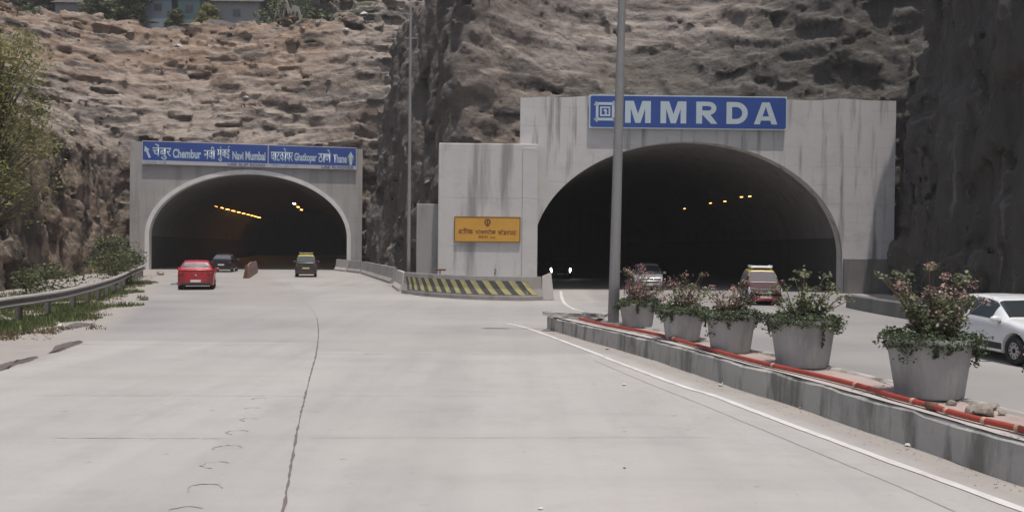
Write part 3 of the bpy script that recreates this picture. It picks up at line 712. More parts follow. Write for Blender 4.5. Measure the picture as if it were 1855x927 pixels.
# ------------------------------------------------------------------ street lamps (their heads are above the picture)
m_pole = concrete('pole_paint', (0.28, 0.28, 0.275), 0.4, (0.13, 0.13, 0.13), None, (3, 3, 0.3))
def lamp_post(p, label, r0, r1, H, lean, armdir, fit=None):
    t = thing('street_lamp', label, 'street lamp', p)
    pts = [(lean[0] * k / 10, lean[1] * k / 10, H * k / 10) for k in range(11)]
    tube('pole', pts, [r0 + (r1 - r0) * k / 10 for k in range(11)], m_pole, t, 12)
    bm = bmesh.new(); bm_box(bm, (0, 0, 0.015), (r0 * 4.2, r0 * 4.2, 0.03), bev=0.005); from_bm('base_plate', bm, m_steel, t)
    x, y = lean
    for s in (-1, 1):
        tube('arm', [(x, y, H - 0.1), (x + s * 0.5 * armdir[0], y + s * 0.5 * armdir[1], H + 0.35), (x + s * 1.9 * armdir[0], y + s * 1.9 * armdir[1], H + 0.6)], 0.04, m_pole, t)
        box('lamp_head', (x + s * 2.2 * armdir[0], y + s * 2.2 * armdir[1], H + 0.62), (0.75, 0.28, 0.14), m_steel, t, 0.04)
    if fit: 
        tube('bracket', [(-0.32, 0, fit), (0.35, 0, fit)], 0.03, m_pole, t); 
    return t
q = gp(1111, 584, 0.42); H1 = 11.0; topx = at(1129, -60, q.y)
lamp_post((q.x, q.y, 0.40), 'thick grey lamp post standing on the median in front of the right tunnel', 0.150, 0.085, H1, ((at(1127, 0, q.y).x - q.x) * H1 / 8.7, 0), (1, 0))
q = at(740.5, 470, 45.4)
lamp_post((q.x, 45.4, 0), 'slim grey lamp post behind the crash barrier before the rock spur', 0.11, 0.062, 17.0, (at(744, 0, 45.4).x - q.x, 0), (1, 0), at(740, 70, 45.4).z)

# ------------------------------------------------------------------ guard rail on the left
m_rail = concrete('guard_rail_zinc', (0.36, 0.34, 0.315), 0.4, (0.22, 0.19, 0.16), None, (1, 1, 1))
m_railp = concrete('guard_rail_post', (0.20, 0.18, 0.165), 0.5, (0.10, 0.08, 0.07))
gpts = [gp(-230, 590, 0.62), gp(0, 551, 0.62), gp(70, 541, 0.62), (gp(138, 528, 0.62)), gp(207, 508, 0.62), gp(240, 493, 0.62), gp(262, 484, 0.62)]
gpts = smooth_path([Vector((p.x, p.y, 0)) for p in gpts], 6); o_ = gpts[0].copy(); gl = resample([p - o_ for p in gpts], 0.8)
t = thing('guard_rail', 'dusty steel guard rail curving along the left road edge to the tunnel', 'guard rail', o_)
wp = [(0.02, 0.46), (-0.07, 0.49), (-0.09, 0.53), (-0.07, 0.57), (0.03, 0.61), (0.03, 0.65), (-0.07, 0.69), (-0.09, 0.73), (-0.07, 0.77), (0.02, 0.80)]
back = [(o + 0.012, z) for o, z in wp[::-1]]
V, Fc = sweep(gl, wp + back, caps=True); mesh('beam', V, Fc, m_rail, t, smooth=False)
acc = 0; last = gl[0]
for i, p in enumerate(gl):
    acc += (p - last).length; last = p
    if acc >= 2.0 or i == 0:
        acc = 0; tt = (gl[min(i + 1, len(gl) - 1)] - gl[max(i - 1, 0)]).normalized(); l = Vector((-tt.y, tt.x, 0)); q = p + l * 0.10
        box('post', (q.x, q.y, 0.36), (0.13, 0.16, 0.74), m_railp, t, 0.008, Matrix.Rotation(math.atan2(tt.y, tt.x), 3, 'Z'))

# ------------------------------------------------------------------ signs
m_blue = plain('sign_blue', (0.026, 0.075, 0.31), 0.55, var=0.22, scale=0.7)
m_sw = plain('sign_white', (0.52, 0.62, 0.66), 0.6, var=0.10)
m_strip = plain('sign_strip', (0.50, 0.50, 0.52), 0.6, var=0.10, scale=1)
m_sb = plain('sign_small_blue', (0.10, 0.13, 0.28), 0.6)
m_sfaint = plain('sign_faint_blue', (0.30, 0.36, 0.46), 0.6)
m_or = plain('board_yellow', (0.62, 0.33, 0.05), 0.6, var=0.14, scale=1.2)
m_mar = plain('board_maroon', (0.17, 0.035, 0.02), 0.6)
m_frame = plain('board_frame', (0.20, 0.12, 0.05), 0.6)
def text_mesh(name, body, x0, x1, z0, z1, m, parent, y=-0.03, bold=0.0, depth=0.01):
    cu = bpy.data.curves.new(name, 'FONT'); cu.body = body; cu.offset = bold; cu.extrude = 0.0; cu.resolution_u = 5; cu.fill_mode = 'FRONT'
    ob = bpy.data.objects.new(name, cu); COL.objects.link(ob)
    dg = bpy.context.evaluated_depsgraph_get(); me = bpy.data.meshes.new_from_object(ob.evaluated_get(dg)); bpy.data.objects.remove(ob)
    n = len(me.vertices); a = np.zeros(n * 3); me.vertices.foreach_get('co', a); a = a.reshape(-1, 3)
    mn = a.min(0); mx_ = a.max(0); s = (a - mn) / np.maximum(mx_ - mn, 1e-6)
    out = np.stack([x0 + s[:, 0] * (x1 - x0), np.full(n, y), z0 + s[:, 1] * (z1 - z0)], 1)
    me.vertices.foreach_set('co', out.ravel()); me.materials.clear(); me.materials.append(m); me.update()
    o = bpy.data.objects.new(name, me); COL.objects.link(o); o.parent = parent; return o
def poly(name, pts, m, parent, y):
    bm = bmesh.new(); vs = [bm.verts.new((p[0], y, p[1])) for p in pts]; f = bm.faces.new(vs); bmesh.ops.triangulate(bm, faces=[f])
    return from_bm(name, bm, m, parent)
def poly_sets(name, sets, m, parent, y):
    V = []; Fc = []
    for pts in sets:
        o = len(V); V += [(p[0], y, p[1]) for p in pts]; Fc.append(tuple(range(o, o + len(pts))))
    return mesh(name, V, Fc, m, parent)
def rrect(x0, z0, x1, z1, r, n=5):
    P = []
    for cx, cz, a0 in ((x1 - r, z0 + r, -90), (x1 - r, z1 - r, 0), (x0 + r, z1 - r, 90), (x0 + r, z0 + r, 180)):
        for k in range(n + 1): a = R(a0 + 90 * k / n); P.append((cx + r * math.cos(a), cz + r * math.sin(a)))
    return P
# MMRDA board: measured in sign fractions from the photograph
a = at(1067, 232, 45.35); c_ = at(1427, 174, 45.35)
SW, SH = c_.x - a.x, 1.82
t = thing('name_board', 'wide blue board with large white letters MMRDA over the right tunnel', 'sign', (a.x, 45.6 - 0.28, a.z), PR_R)
bm = bmesh.new(); bm_box(bm, (SW / 2, 0.08, SH / 2), (SW, 0.12, SH), bev=0.01); from_bm('board', bm, m_sw, t)
poly('blue_field', rrect(0.06, 0.06, SW - 0.06, SH - 0.06, 0.12), m_blue, t, 0.014)
fx = lambda q: (q - 82) / 1718.0 * SW
zl, zh = SH * 0.165, SH * 0.825
def letter(ch, q0, q1):
    x0, x1 = fx(q0), fx(q1); w_ = x1 - x0; h_ = zh - zl; tr = lambda P: [(x0 + p[0] * w_, zl + p[1] * h_) for p in P]
    if ch == 'M':
        sets = [[(0, 0), (.22, 0), (.22, .62), (.22, 1), (0, 1)], [(1, 0), (1, 1), (.78, 1), (.78, .62), (.78, 0)], [(.22, 1), (.22, .62), (.41, 0), (.5, 0), (.5, .40), (.33, 1)], [(.78, 1), (.67, 1), (.5, .40), (.5, 0), (.59, 0), (.78, .62)]]
        sets = [[(0, 0), (.22, 0), (.22, 1), (0, 1)], [(.78, 0), (1, 0), (1, 1), (.78, 1)], [(.22, .66), (.40, 0), (.5, 0), (.5, .42), (.33, 1), (.22, 1)], [(.5, 0), (.60, 0), (.78, .66), (.78, 1), (.67, 1), (.5, .42)]]
    elif ch == 'A':
        sets = [[(0, 0), (.25, 0), (.5, .80), (.5, 1), (.34, 1)], [(.75, 0), (1, 0), (.66, 1), (.5, 1), (.5, .80)], [(.27, .17), (.73, .17), (.66, .36), (.34, .36)]]
    elif ch == 'D':
        sets = [[(0, 0), (.26, 0), (.26, 1), (0, 1)]]; n = 10
        for i in range(n):
            f0, f1 = -90 + 180 * i / n, -90 + 180 * (i + 1) / n
            o = lambda f, rx, rz: (.45 + rx * math.cos(R(f)), .5 + rz * math.sin(R(f)))
            sets.append([o(f0, .29, .27), o(f0, .55, .5), o(f1, .55, .5), o(f1, .29, .27)])
        sets += [[(.26, 0), (.45, 0), (.45, .23), (.26, .23)], [(.26, .77), (.45, .77), (.45, 1), (.26, 1)]]
    elif ch == 'R':
        sets = [[(0, 0), (.28, 0), (.28, 1), (0, 1)]]; n = 8
        for i in range(n):
            f0, f1 = -90 + 180 * i / n, -90 + 180 * (i + 1) / n
            o = lambda f, rx, rz: (.58 + rx * math.cos(R(f)), .70 + rz * math.sin(R(f)))
            sets.append([o(f0, .13, .10), o(f0, .37, .30), o(f1, .37, .30), o(f1, .13, .10)])
        sets += [[(.28, .40), (.58, .40), (.58, .60), (.28, .60)], [(.28, .80), (.58, .80), (.58, 1), (.28, 1)], [(.30, .40), (.70, 0), (1, 0), (.66, .42)]]
    poly_sets('letter', [tr(P) for P in sets], m_sw, t, 0.006)
for ch, q0, q1 in (('M', 393, 616), ('M', 700, 924), ('R', 1010, 1195), ('D', 1273, 1458), ('A', 1512, 1716)): letter(ch, q0, q1)
# emblem: square spiral of arrow-ended bars around a small figure
ex0, ex1 = fx(132), fx(308); ez0, ez1 = SH * 0.20, SH * 0.80; ew, eh = ex1 - ex0, ez1 - ez0
E_ = lambda P: [(ex0 + p[0] * ew, ez0 + p[1] * eh) for p in P]
sets = [[(.0, .82), (1.0, .82), (1.0, .96), (.0, .96)], [(0, .04), (1, .04), (1, .18), (0, .18)], [(.04, .18), (.17, .18), (.17, .82), (.04, .82)], [(.83, .18), (.96, .18), (.96, .82), (.83, .82)],
        [(.88, .76), (1.06, .90), (.88, 1.06)], [(.12, .24), (-.06, .10), (.12, -.06)], [(-.06, .80), (.14, .80), (.05, 1.02)], [(1.06, .20), (.86, .20), (.95, -.02)],
        [(.25, .66), (.75, .66), (.75, .74), (.25, .74)], [(.25, .26), (.75, .26), (.75, .34), (.25, .34)], [(.25, .34), (.33, .34), (.33, .66), (.25, .66)], [(.67, .34), (.75, .34), (.75, .66), (.67, .66)],
        [(.40, .56), (.52, .64), (.60, .52), (.56, .42), (.62, .36), (.46, .36), (.50, .46)]]
poly_sets('emblem', [E_(P) for P in sets], m_sw, t, 0.006)

# direction board on the left portal, lettered in both scripts
LX0, LX1 = -9.15, 10.25 - 0.85; SL = LX1 - LX0
t = thing('direction_board', 'very long blue direction board over the left tunnel in Hindi and English', 'sign', PL_O + Matrix.Rotation(PL_R, 3, 'Z') @ Vector((LX0, -0.30, 9.30)), PL_R)
HB_ = 2.05; zs0 = 0.36
bm = bmesh.new(); bm_box(bm, (SL / 2, 0.08, HB_ / 2), (SL, 0.12, HB_), bev=0.01); from_bm('board', bm, m_strip, t)
gx = lambda u: (u - 258.5) / (645.5 - 258.5) * SL
def gx(u):    # photo column at the board -> metres along it
    d = ray(u, 280); o = PL_O + Matrix.Rotation(PL_R, 3, 'Z') @ Vector((LX0, -0.3, 0)); ax = Vector((math.cos(PL_R), math.sin(PL_R), 0))
    # solve C0 + d*s = o + ax*k in plan
    det = d.x * (-ax.y) + ax.x * d.y; bx_, by_ = o.x - C0.x, o.y - C0.y
    return (d.x * by_ - d.y * bx_) / det * 1.0 if det else 0
zq = SL / abs(gx(645.5) - gx(258.5)); g0 = gx(258.5); sg = 1 if gx(645.5) > g0 else -1
X_ = lambda u: (gx(u) - g0) * sg * zq
xd = X_(486)
poly_sets('blue_field', [[(0.06, zs0), (xd - 0.04, zs0), (xd - 0.04, HB_ - 0.06), (0.06, HB_ - 0.06)], [(xd + 0.04, zs0), (SL - 0.06, zs0), (SL - 0.06, HB_ - 0.06), (xd + 0.04, HB_ - 0.06)]], m_blue, t, 0.014)
ua = lambda q: 250 + q / 8.833; ub = lambda q: 450 + q / 8.833
c0, c1 = 0.60, 1.30      # latin base and cap line
for body, u0, u1, z0, z1, bd in [
    ("चेंबुर", ua(240), ua(540), 0.42, 1.80, .012), ("Chembur", ua(565), ua(1015), c0, c1 + 0.12, .03), ("नवी", ua(1060), ua(1240), 0.60, 1.72, .012), ("मुंबई", ua(1270), ua(1475), 0.44, 1.80, .012),
    ("Navi", ua(1515), ua(1690), c0, c1 + 0.06, .03), ("Mumbai", ua(1722), ub(275), c0, c1 + 0.10, .03),
    ("घाटकोपर", ub(360), ub(712), 0.60, 1.78, .012), ("Ghatkopar", ub(735), ub(1090), 0.46, c1 + 0.10, .03), ("ठाणे", ub(1115), ub(1318), 0.60, 1.78, .012), ("Thane", ub(1355), ub(1570), c0, c1 + 0.08, .03)]:
    text_mesh('lettering', body, X_(u0), X_(u1), z0, z1, m_sw, t, 0.006, bd)
for body, u0, u1, m_ in [("USE SLIP ROAD", 413, 481, m_sb), ("USE FLYOVER", 582, 641, m_sb), ("जोड रसता वापरा", 263, 304, m_sfaint), ("उडडाण पूल वापरा", 492, 541, m_sfaint)]:
    text_mesh('small_lettering', body, X_(u0), X_(u1), 0.07, 0.30, m_, t, 0.006, .03)
def arrow(cx, cz, s, ang):
    P = [(-.085, -.5), (.085, -.5), (.085, .08), (.22, .08), (0, .5), (-.22, .08), (-.085, .08)]; ca, sa = math.cos(ang), math.sin(ang)
    poly('arrow', [(cx + (p[0] * ca - p[1] * sa) * s, cz + (p[0] * sa + p[1] * ca) * s) for p in P], m_sw, t, 0.006)
arrow(X_(268), 1.08, 1.12, R(22)); arrow(X_(635), 1.05, 1.25, 0)

# yellow board on the pylon
a = at(822.5, 437.5, yb - 0.1); c_ = at(943, 388, yb - 0.1); bw, bh = c_.x - a.x, 1.36
t = thing('name_plate', 'yellow orange board with dark red lettering and round emblem on the pale block', 'sign', (a.x, yb - 0.10, a.z - 0.02))
bm = bmesh.new(); bm_box(bm, (bw / 2, 0.04, bh / 2), (bw, 0.07, bh), bev=0.008); from_bm('board', bm, m_or, t)
poly_sets('border', [[(0, 0), (bw, 0), (bw, .05), (0, .05)], [(0, bh - .05), (bw, bh - .05), (bw, bh), (0, bh)], [(0, .05), (.05, .05), (.05, bh - .05), (0, bh - .05)], [(bw - .05, .05), (bw, .05), (bw, bh - .05), (bw - .05, bh - .05)]], m_frame, t, -0.004)
Zf = lambda q: bh * (1 - (q - 200) / 575.0); Xf = lambda q: bw * (q - 280) / 1375.0
for bd, q0, q1, r0, r1 in [("आणिक", 365, 670, 592, 455), ("पांजरपोळ", 722, 1142, 592, 480), ("जोडरसता", 1190, 1580, 605, 480)]:
    text_mesh('lettering', bd if bd != "आणिक" else "आिणक", Xf(q0), Xf(q1), Zf(r0), Zf(r1), m_mar, t, -0.003, .016)
text_mesh('small_lettering', "उदघाटन", Xf(775), Xf(985), Zf(690), Zf(630), m_mar, t, -0.003, .01); text_mesh('small_lettering', "२००८", Xf(1030), Xf(1140), Zf(690), Zf(640), m_mar, t, -0.003, .02)
bm = bmesh.new()
ring = []
for i in range(16):
    a0, a1 = 2 * math.pi * i / 16, 2 * math.pi * (i + 1) / 16; cx, cz = Xf(972), Zf(322)
    ring.append([(cx + r * math.cos(a_) * (1 + .08 * (i % 2)), cz + r * math.sin(a_) * (1 + .08 * (i % 2))) for r, a_ in ((.105, a0), (.165, a0), (.165, a1), (.105, a1))])
ring += [[(cx - .03, cz - .08), (cx + .05, cz - .07), (cx + .03, cz + .08), (cx - .04, cz + .06)], [(cx - .10, cz - .22), (cx + .10, cz - .22), (cx + .06, cz - .18), (cx - .06, cz - .18)]]
poly_sets('emblem', ring, m_mar, t, -0.003); bm.free()
# ------------------------------------------------------------------ cars
m_tyre = plain('tyre_rubber', (0.02, 0.02, 0.02), 0.85)
m_alloy = plain('wheel_rim', (0.42, 0.42, 0.43), 0.35, 0.6)
m_under = plain('underbody', (0.015, 0.015, 0.016), 0.9)
m_glass = plain('car_glass', (0.035, 0.042, 0.046), 0.12, 0.0, coat=0.0)
m_glass.node_tree.nodes['Principled BSDF'].inputs['Specular IOR Level'].default_value = 0.35
m_glassl = plain('car_glass_pale', (0.09, 0.10, 0.11), 0.25, 0.0, coat=0.25)
m_trim = plain('black_trim', (0.025, 0.025, 0.025), 0.6)
m_chrome = plain('chrome', (0.75, 0.75, 0.76), 0.18, 0.9)
m_plate = plain('number_plate', (0.72, 0.70, 0.66), 0.5)
m_platey = plain('taxi_plate', (0.60, 0.52, 0.16), 0.5)
m_tail = plain('tail_lamp', (0.22, 0.012, 0.012), 0.25, coat=0.5)
m_head = plain('head_lamp', (0.62, 0.64, 0.66), 0.12, coat=0.6)
m_headon = plain('head_lamp_lit', (1, 1, 0.95), 0.3, emit=(1.0, 0.97, 0.90), es=26)
def paint(nm, col, metal=0.0): return plain(nm, col, 0.32, metal, coat=0.6, var=0.05, scale=1.5)
BODY = {
 # s (0 rear .. 1 front): s, ztop, wtop, zbelt, wbelt   (heights as share of H, widths as share of W/2)
 'hatch': [(0.0, .64, .84, .56, .93), (.012, .69, .83, .63, .955), (.04, .73, .80, .66, .96), (.09, .93, .68, .665, .97), (.15, .985, .66, .66, .98), (.32, 1.0, .68, .64, 1.0), (.48, .99, .68, .63, 1.0), (.58, .945, .67, .625, 1.0), (.73, .675, .80, .61, .99), (.76, .655, .82, .60, .985), (.90, .58, .80, .53, .94), (.965, .50, .76, .46, .86), (.99, .40, .70, .34, .78), (1.0, .30, .66, .26, .72)],
 'sedan': [(0.0, .64, .84, .56, .90), (.015, .675, .84, .61, .93), (.05, .69, .84, .62, .94), (.13, .70, .82, .635, .96), (.26, .93, .66, .64, .98), (.33, .985, .66, .64, 1.0), (.44, 1.0, .68, .64, 1.0), (.54, .98, .68, .63, 1.0), (.60, .94, .67, .625, 1.0), (.73, .67, .80, .61, .99), (.77, .65, .82, .60, .98), (.90, .57, .80, .52, .93), (.965, .49, .76, .45, .86), (.99, .40, .70, .34, .78), (1.0, .30, .66, .26, .72)],
 'tall': [(0.0, .60, .86, .53, .94), (.012, .635, .86, .565, .955), (.045, .66, .84, .58, .97), (.10, .95, .70, .59, .98), (.15, .99, .70, .59, .99), (.30, 1.0, .72, .585, 1.0), (.52, .995, .72, .58, 1.0), (.62, .955, .70, .575, 1.0), (.76, .62, .82, .565, .99), (.79, .60, .83, .55, .985), (.91, .54, .82, .50, .95), (.97, .46, .80, .42, .90), (.99, .38, .76, .32, .84), (1.0, .28, .70, .24, .78)]}
GL = {'hatch': dict(rear=(.048, .084), wind=(.59, .72), side=((.15, .36), (.38, .60))), 'sedan': dict(rear=(.14, .255), wind=(.61, .72), side=((.22, .42), (.44, .63))),
      'tall': dict(rear=(.048, .097), wind=(.63, .75), side=((.12, .36), (.38, .63)))}
def make_car(label, kind, L, Wd, H, body_m, loc, rz, cat='car', lit=False, roof_m=None, plate=m_plate, rack=None, glass=m_glass, lower_m=None, nm='car', tail_glass=None, group=None):
    t = thing(nm, label, cat, (loc[0], loc[1], 0.01), rz, group)
    K = np.array(BODY[kind]); rw = 0.155 * L / 4 * 2.0 if False else 0.30
    fr, rr = L * 0.305, -L * 0.315; rwa = rw + 0.055
    zb0 = 0.20
    def st(s):
        v = [np.interp(s, K[:, 0], K[:, i]) for i in range(1, 5)]
        y = -L / 2 + s * L; zt, wt, zb, wb = v[0] * H, v[1] * Wd / 2, v[2] * H, v[3] * Wd / 2
        # nose and tail curve in plan
        zbot = zb0 + 0.06 * max(0, abs(s - .5) - .42) / .08
        for yc in (fr, rr):
            d = abs(y - yc)
            if d < rwa: zbot = max(zbot, rw + math.sqrt(max(0, rwa ** 2 - d * d)))
        return y, zbot, zb, wb, zt, wt
    nT = 22
    def sect(s):
        y, zbot, zb, wb, zt, wt = st(s)
        zm = zb0 + 0.45 * (zb - zb0); zm = max(zm, min(zbot + 0.03, zb - 0.04))
        cab = max(0.0, zt - zb)
        P = [(0, zbot), (wb * .90, zbot), (wb * .985, zbot + .035), (wb, zm), (wb * 1.0, (zm + zb) / 2), (wb * .975, zb), (wb * .975 * .35 + wt * .65 + 0.02, zb + cab * .62), (wt, zb + cab * .90), (wt * .86, zb + cab * .985), (wt * .45, zt), (0, zt + .008)]
        return y, P
    def surf(s, tt):
        y, P = sect(s); f = tt * (len(P) - 1); i = min(int(f), len(P) - 2); f -= i
        p0 = P[max(i - 1, 0)] if i > 1 else P[i]; p1 = P[i]; p2 = P[i + 1]; p3 = P[min(i + 2, len(P) - 1)]
        h = lambda a, b_, c, d: 0.5 * ((2 * b_) + (c - a) * f + (2 * a - 5 * b_ + 4 * c - d) * f * f + (3 * b_ - a - 3 * c + d) * f ** 3)
        k = 0.6
        x = (1 - k) * (p1[0] + (p2[0] - p1[0]) * f) + k * h(p0[0], p1[0], p2[0], p3[0]); z = (1 - k) * (p1[1] + (p2[1] - p1[1]) * f) + k * h(p0[1], p1[1], p2[1], p3[1])
        if i < 2: x = p1[0] + (p2[0] - p1[0]) * f; z = p1[1] + (p2[1] - p1[1]) * f
        # plan curvature of both ends
        e = max(0, abs(s - .5) - .44) / .06; xr = abs(x) / (Wd / 2)
        yy = y - math.copysign(1, s - .5) * 0.14 * e * xr ** 2.5
        return Vector((x, yy, z))
    ss = sorted(set(list(np.linspace(0, 1, 70)) + [float(k) for k in K[:, 0]] + [((yc + sg * rwa * q) + L / 2) / L for yc in (fr, rr) for sg in (-1, 1) for q in (1.0, .97, .88, .6)]))
    T_ = np.linspace(0, 1, 31); V = []; Fc = []; fm = []; n = len(T_)
    full = [(1, tt) for tt in T_] + [(-1, tt) for tt in T_[::-1][1:]]
    m_ = len(full)
    for s in ss:
        for sg, tt in full:
            p = surf(s, tt); V.append((p.x * sg, p.y, p.z))
    for i in range(len(ss) - 1):
        for k in range(m_ - 1):
            Fc.append((i * m_ + k, i * m_ + k + 1, (i + 1) * m_ + k + 1, (i + 1) * m_ + k))
            tm = full[k][1]; zc_ = V[i * m_ + k][2]; fm.append(1 if (roof_m and tm > .60 and zc_ > H * .80) else 0)
    c0_ = len(V); 
    for i in (0, len(ss) - 1):
        Fc.append(tuple(i * m_ + k for k in range(m_))[:: -1 if i else 1]); fm.append(0)
    ob = mesh('body', V, Fc, None, t, True, [body_m, roof_m or body_m], fm)
    bv = ob.modifiers.new('wn', 'WEIGHTED_NORMAL')
    def patch(name, s0, s1, t0, t1, sgs, m, off=0.006, ns=8, ntt=8, tap=0.0, par=None):
        V = []; Fc = []
        for sg in sgs:
            o = len(V)
            for i in range(ns + 1):
                s = s0 + (s1 - s0) * i / ns
                for k in range(ntt + 1):
                    tt = t0 + (t1 - t0) * k / ntt; q = s + tap * (k / ntt) * (0.5 - i / ns) * 2 * 0
                    p = surf(q, tt); e = 1e-3
                    du = surf(min(1, q + e), tt) - surf(max(0, q - e), tt); dv = surf(q, min(1, tt + e)) - surf(q, max(0, tt - e)); nn_ = du.cross(dv)
                    if nn_.length > 1e-12: nn_.normalize()
                    if nn_.x * p.x < 0 and abs(p.x) > .05 or (abs(p.x) <= .05 and nn_.z < 0): nn_ = -nn_
                    p = p + nn_ * off; V.append((p.x * sg, p.y, p.z))
            for i in range(ns):
                for k in range(ntt):
                    a = o + i * (ntt + 1) + k; Fc.append((a, a + 1, a + ntt + 2, a + ntt + 1))
        return mesh(name, V, Fc, m, par or t, True)
    g = GL[kind]
    patch('windscreen', *g['wind'], .70, 1.0, (1, -1), glass)
    patch('rear_window', *g['rear'], .70, 1.0, (1, -1), tail_glass or glass)
    for sg in (1, -1):
        for (a, b2) in g['side']: patch('side_window', a, b2, .515, .685, (sg,), glass, .005)
        # sill trim
        patch('sill', .27, .72, .22, .27, (sg,), m_trim, .004)
    box('underbody', (0, 0, 0.30), (Wd * .74, L * .86, 0.18), m_under, t)
    for yc in (fr, rr):
        box('axle_housing', (0, yc, 0.42), (Wd * .70, 0.62, 0.40), m_under, t)
        for sg in (-1, 1):
            x = sg * (Wd / 2 - 0.125)
            V = []; Fc = []; nn_ = 28; pr = [(-.10, rw * .60), (-.10, rw * .93), (-.075, rw), (.075, rw), (.10, rw * .93), (.10, rw * .60)]
            for j in range(nn_):
                an = 2 * math.pi * j / nn_
                for (dx, r) in pr: V.append((dx, r * math.cos(an), r * math.sin(an)))
            for j in range(nn_):
                for k in range(5): Fc.append((j * 6 + k, j * 6 + k + 1, ((j + 1) % nn_) * 6 + k + 1, ((j + 1) % nn_) * 6 + k))
            wv_ = mesh('wheel', V, Fc, m_tyre, t, True); wv_.location = (x, yc, rw)
            bm = bmesh.new()
            bmesh.ops.create_cone(bm, cap_ends=True, segments=24, radius1=rw * .62, radius2=rw * .58, depth=.15, matrix=Matrix.Rotation(R(90), 4, 'Y'))
            rim = from_bm('rim', bm, m_under, wv_)
            V = []; Fc = []
            for j in range(10):
                a0 = 2 * math.pi * j / 10
                for (r, da) in ((.06, -.5), (.06, .5), (rw * .56, .13), (rw * .56, -.13)): V.append((sg * .085, r * math.cos(a0 + da * (1)), r * math.sin(a0 + da)))
                Fc.append((4 * j, 4 * j + 1, 4 * j + 2, 4 * j + 3))
            for j in range(24):
                a0, a1 = 2 * math.pi * j / 24, 2 * math.pi * (j + 1) / 24; o = len(V)
                for (r, a_) in ((rw * .52, a0), (rw * .62, a0), (rw * .62, a1), (rw * .52, a1)): V.append((sg * .086, r * math.cos(a_), r * math.sin(a_)))
                Fc.append((o, o + 1, o + 2, o + 3))
            mesh('spokes', V, Fc, m_alloy, wv_)
    # lamps and fittings
    for sg in (-1, 1):
        patch('headlight', .925, .985, .40, .62, (sg,), m_headon if lit else m_head, .012)
        box('taillight', (sg * Wd * .385, -L / 2 + .07, H * .53), (Wd * .15, .16, .15), m_tail, t, .03)
        mx_ = sg * (Wd / 2 + 0.07); my = L * .20
        bm = bmesh.new(); bmesh.ops.create_uvsphere(bm, u_segments=14, v_segments=8, radius=1, matrix=Matrix.Translation((mx_, my, H * .655)) @ Matrix.Diagonal((.125, .075, .078, 1)))
        mr = from_bm('mirror', bm, body_m, t, True)
        box('mirror_foot', (sg * (Wd / 2 - 0.03), my, H * .615), (.12, .05, .04), m_trim, mr)
        patch('door_handle', .40, .43, .43, .445, (sg,), m_chrome if kind != 'tall' else m_trim, .014)
    zr = H * .52 if kind != 'sedan' else H * .55
    if kind == 'tall': zr = H * .50
    box('number_plate', (0, -L / 2 - .022, H * .30 if kind == 'hatch' else H * .40), (.50, .02, .12), plate, t, .004)
    box('number_plate', (0, L / 2 + .012, H * .22), (.50, .02, .11), plate, t, .004)
    box('bumper', (0, -L / 2 + .045, H * .20), (Wd * .78, .16, .14), lower_m or m_trim, t, .04)
    box('bumper', (0, L / 2 - .05, H * .17), (Wd * .66, .16, .13), lower_m or m_trim, t, .04)
    patch('grille', .972, .988, .62, 1.0, (1, -1), m_trim, .01) if kind != 'x' else None
    box('badge', (0, -L / 2 - .008, H * .50), (.09, .02, .09), m_chrome, t, .02) if kind == 'hatch' else None
    if rack:
        rk = box('roof_rack', (0, -L * .06, H + .075), (Wd * .62, L * .30, .05), rack, t, .02)
        for sx_ in (-1, 1):
            for sy_ in (-1, 1): box('rack_foot', (sx_ * Wd * .26, -L * .06 + sy_ * L * .11, H + .025), (.05, .05, .08), rack, rk)
        for k in range(3): box('rack_rail', (0, -L * .06 + (k - 1) * L * .10, H + .115), (Wd * .60, .05, .035), rack, rk, .01)
        for sx_ in (-1, 1): box('rack_rail', (sx_ * Wd * .30, -L * .06, H + .14), (.035, L * .30, .05), rack, rk, .01)
    return t
m_hg = plain('hazy_glass', (0.13, 0.12, 0.13), 0.6)
m_hg.node_tree.nodes['Principled BSDF'].inputs['Specular IOR Level'].default_value = 0.15
# place each car by the picture columns of its near end
def place(uc, v_base, half_len, heading):
    g_ = gp(uc, v_base); return (g_.x + math.sin(-heading) * half_len * 1.0, g_.y + math.cos(heading) * half_len)
hd = R(18)
p = place(354.5, 525, 1.9, hd)
make_car('bright red hatchback seen from behind driving towards the left tunnel', 'hatch', 3.95, 1.80, 1.50, paint('red_paint', (0.40, 0.012, 0.022)), p, hd, nm='hatchback_car', tail_glass=m_glassl, plate=m_plate)
p = place(404.5, 493, 2.1, R(16))
make_car('black sedan ahead of the red hatchback entering the left tunnel', 'sedan', 4.2, 1.80, 1.52, paint('black_paint', (0.012, 0.013, 0.016)), p, R(11), nm='sedan_car', tail_glass=m_glassl)
p = place(554, 502, 1.7, R(13))
make_car('black and yellow taxi with roof rack driving alone into the left tunnel', 'tall', 3.6, 1.58, 1.62, paint('taxi_black', (0.020, 0.022, 0.020)), p, R(13), 'taxi', roof_m=paint('taxi_yellow', (0.55, 0.44, 0.06)), plate=m_platey, rack=plain('rack_grey', (0.36, 0.35, 0.28), 0.6), nm='taxi', tail_glass=m_glassl, lower_m=plain('maroon_bumper', (0.07, 0.02, 0.02), 0.5))
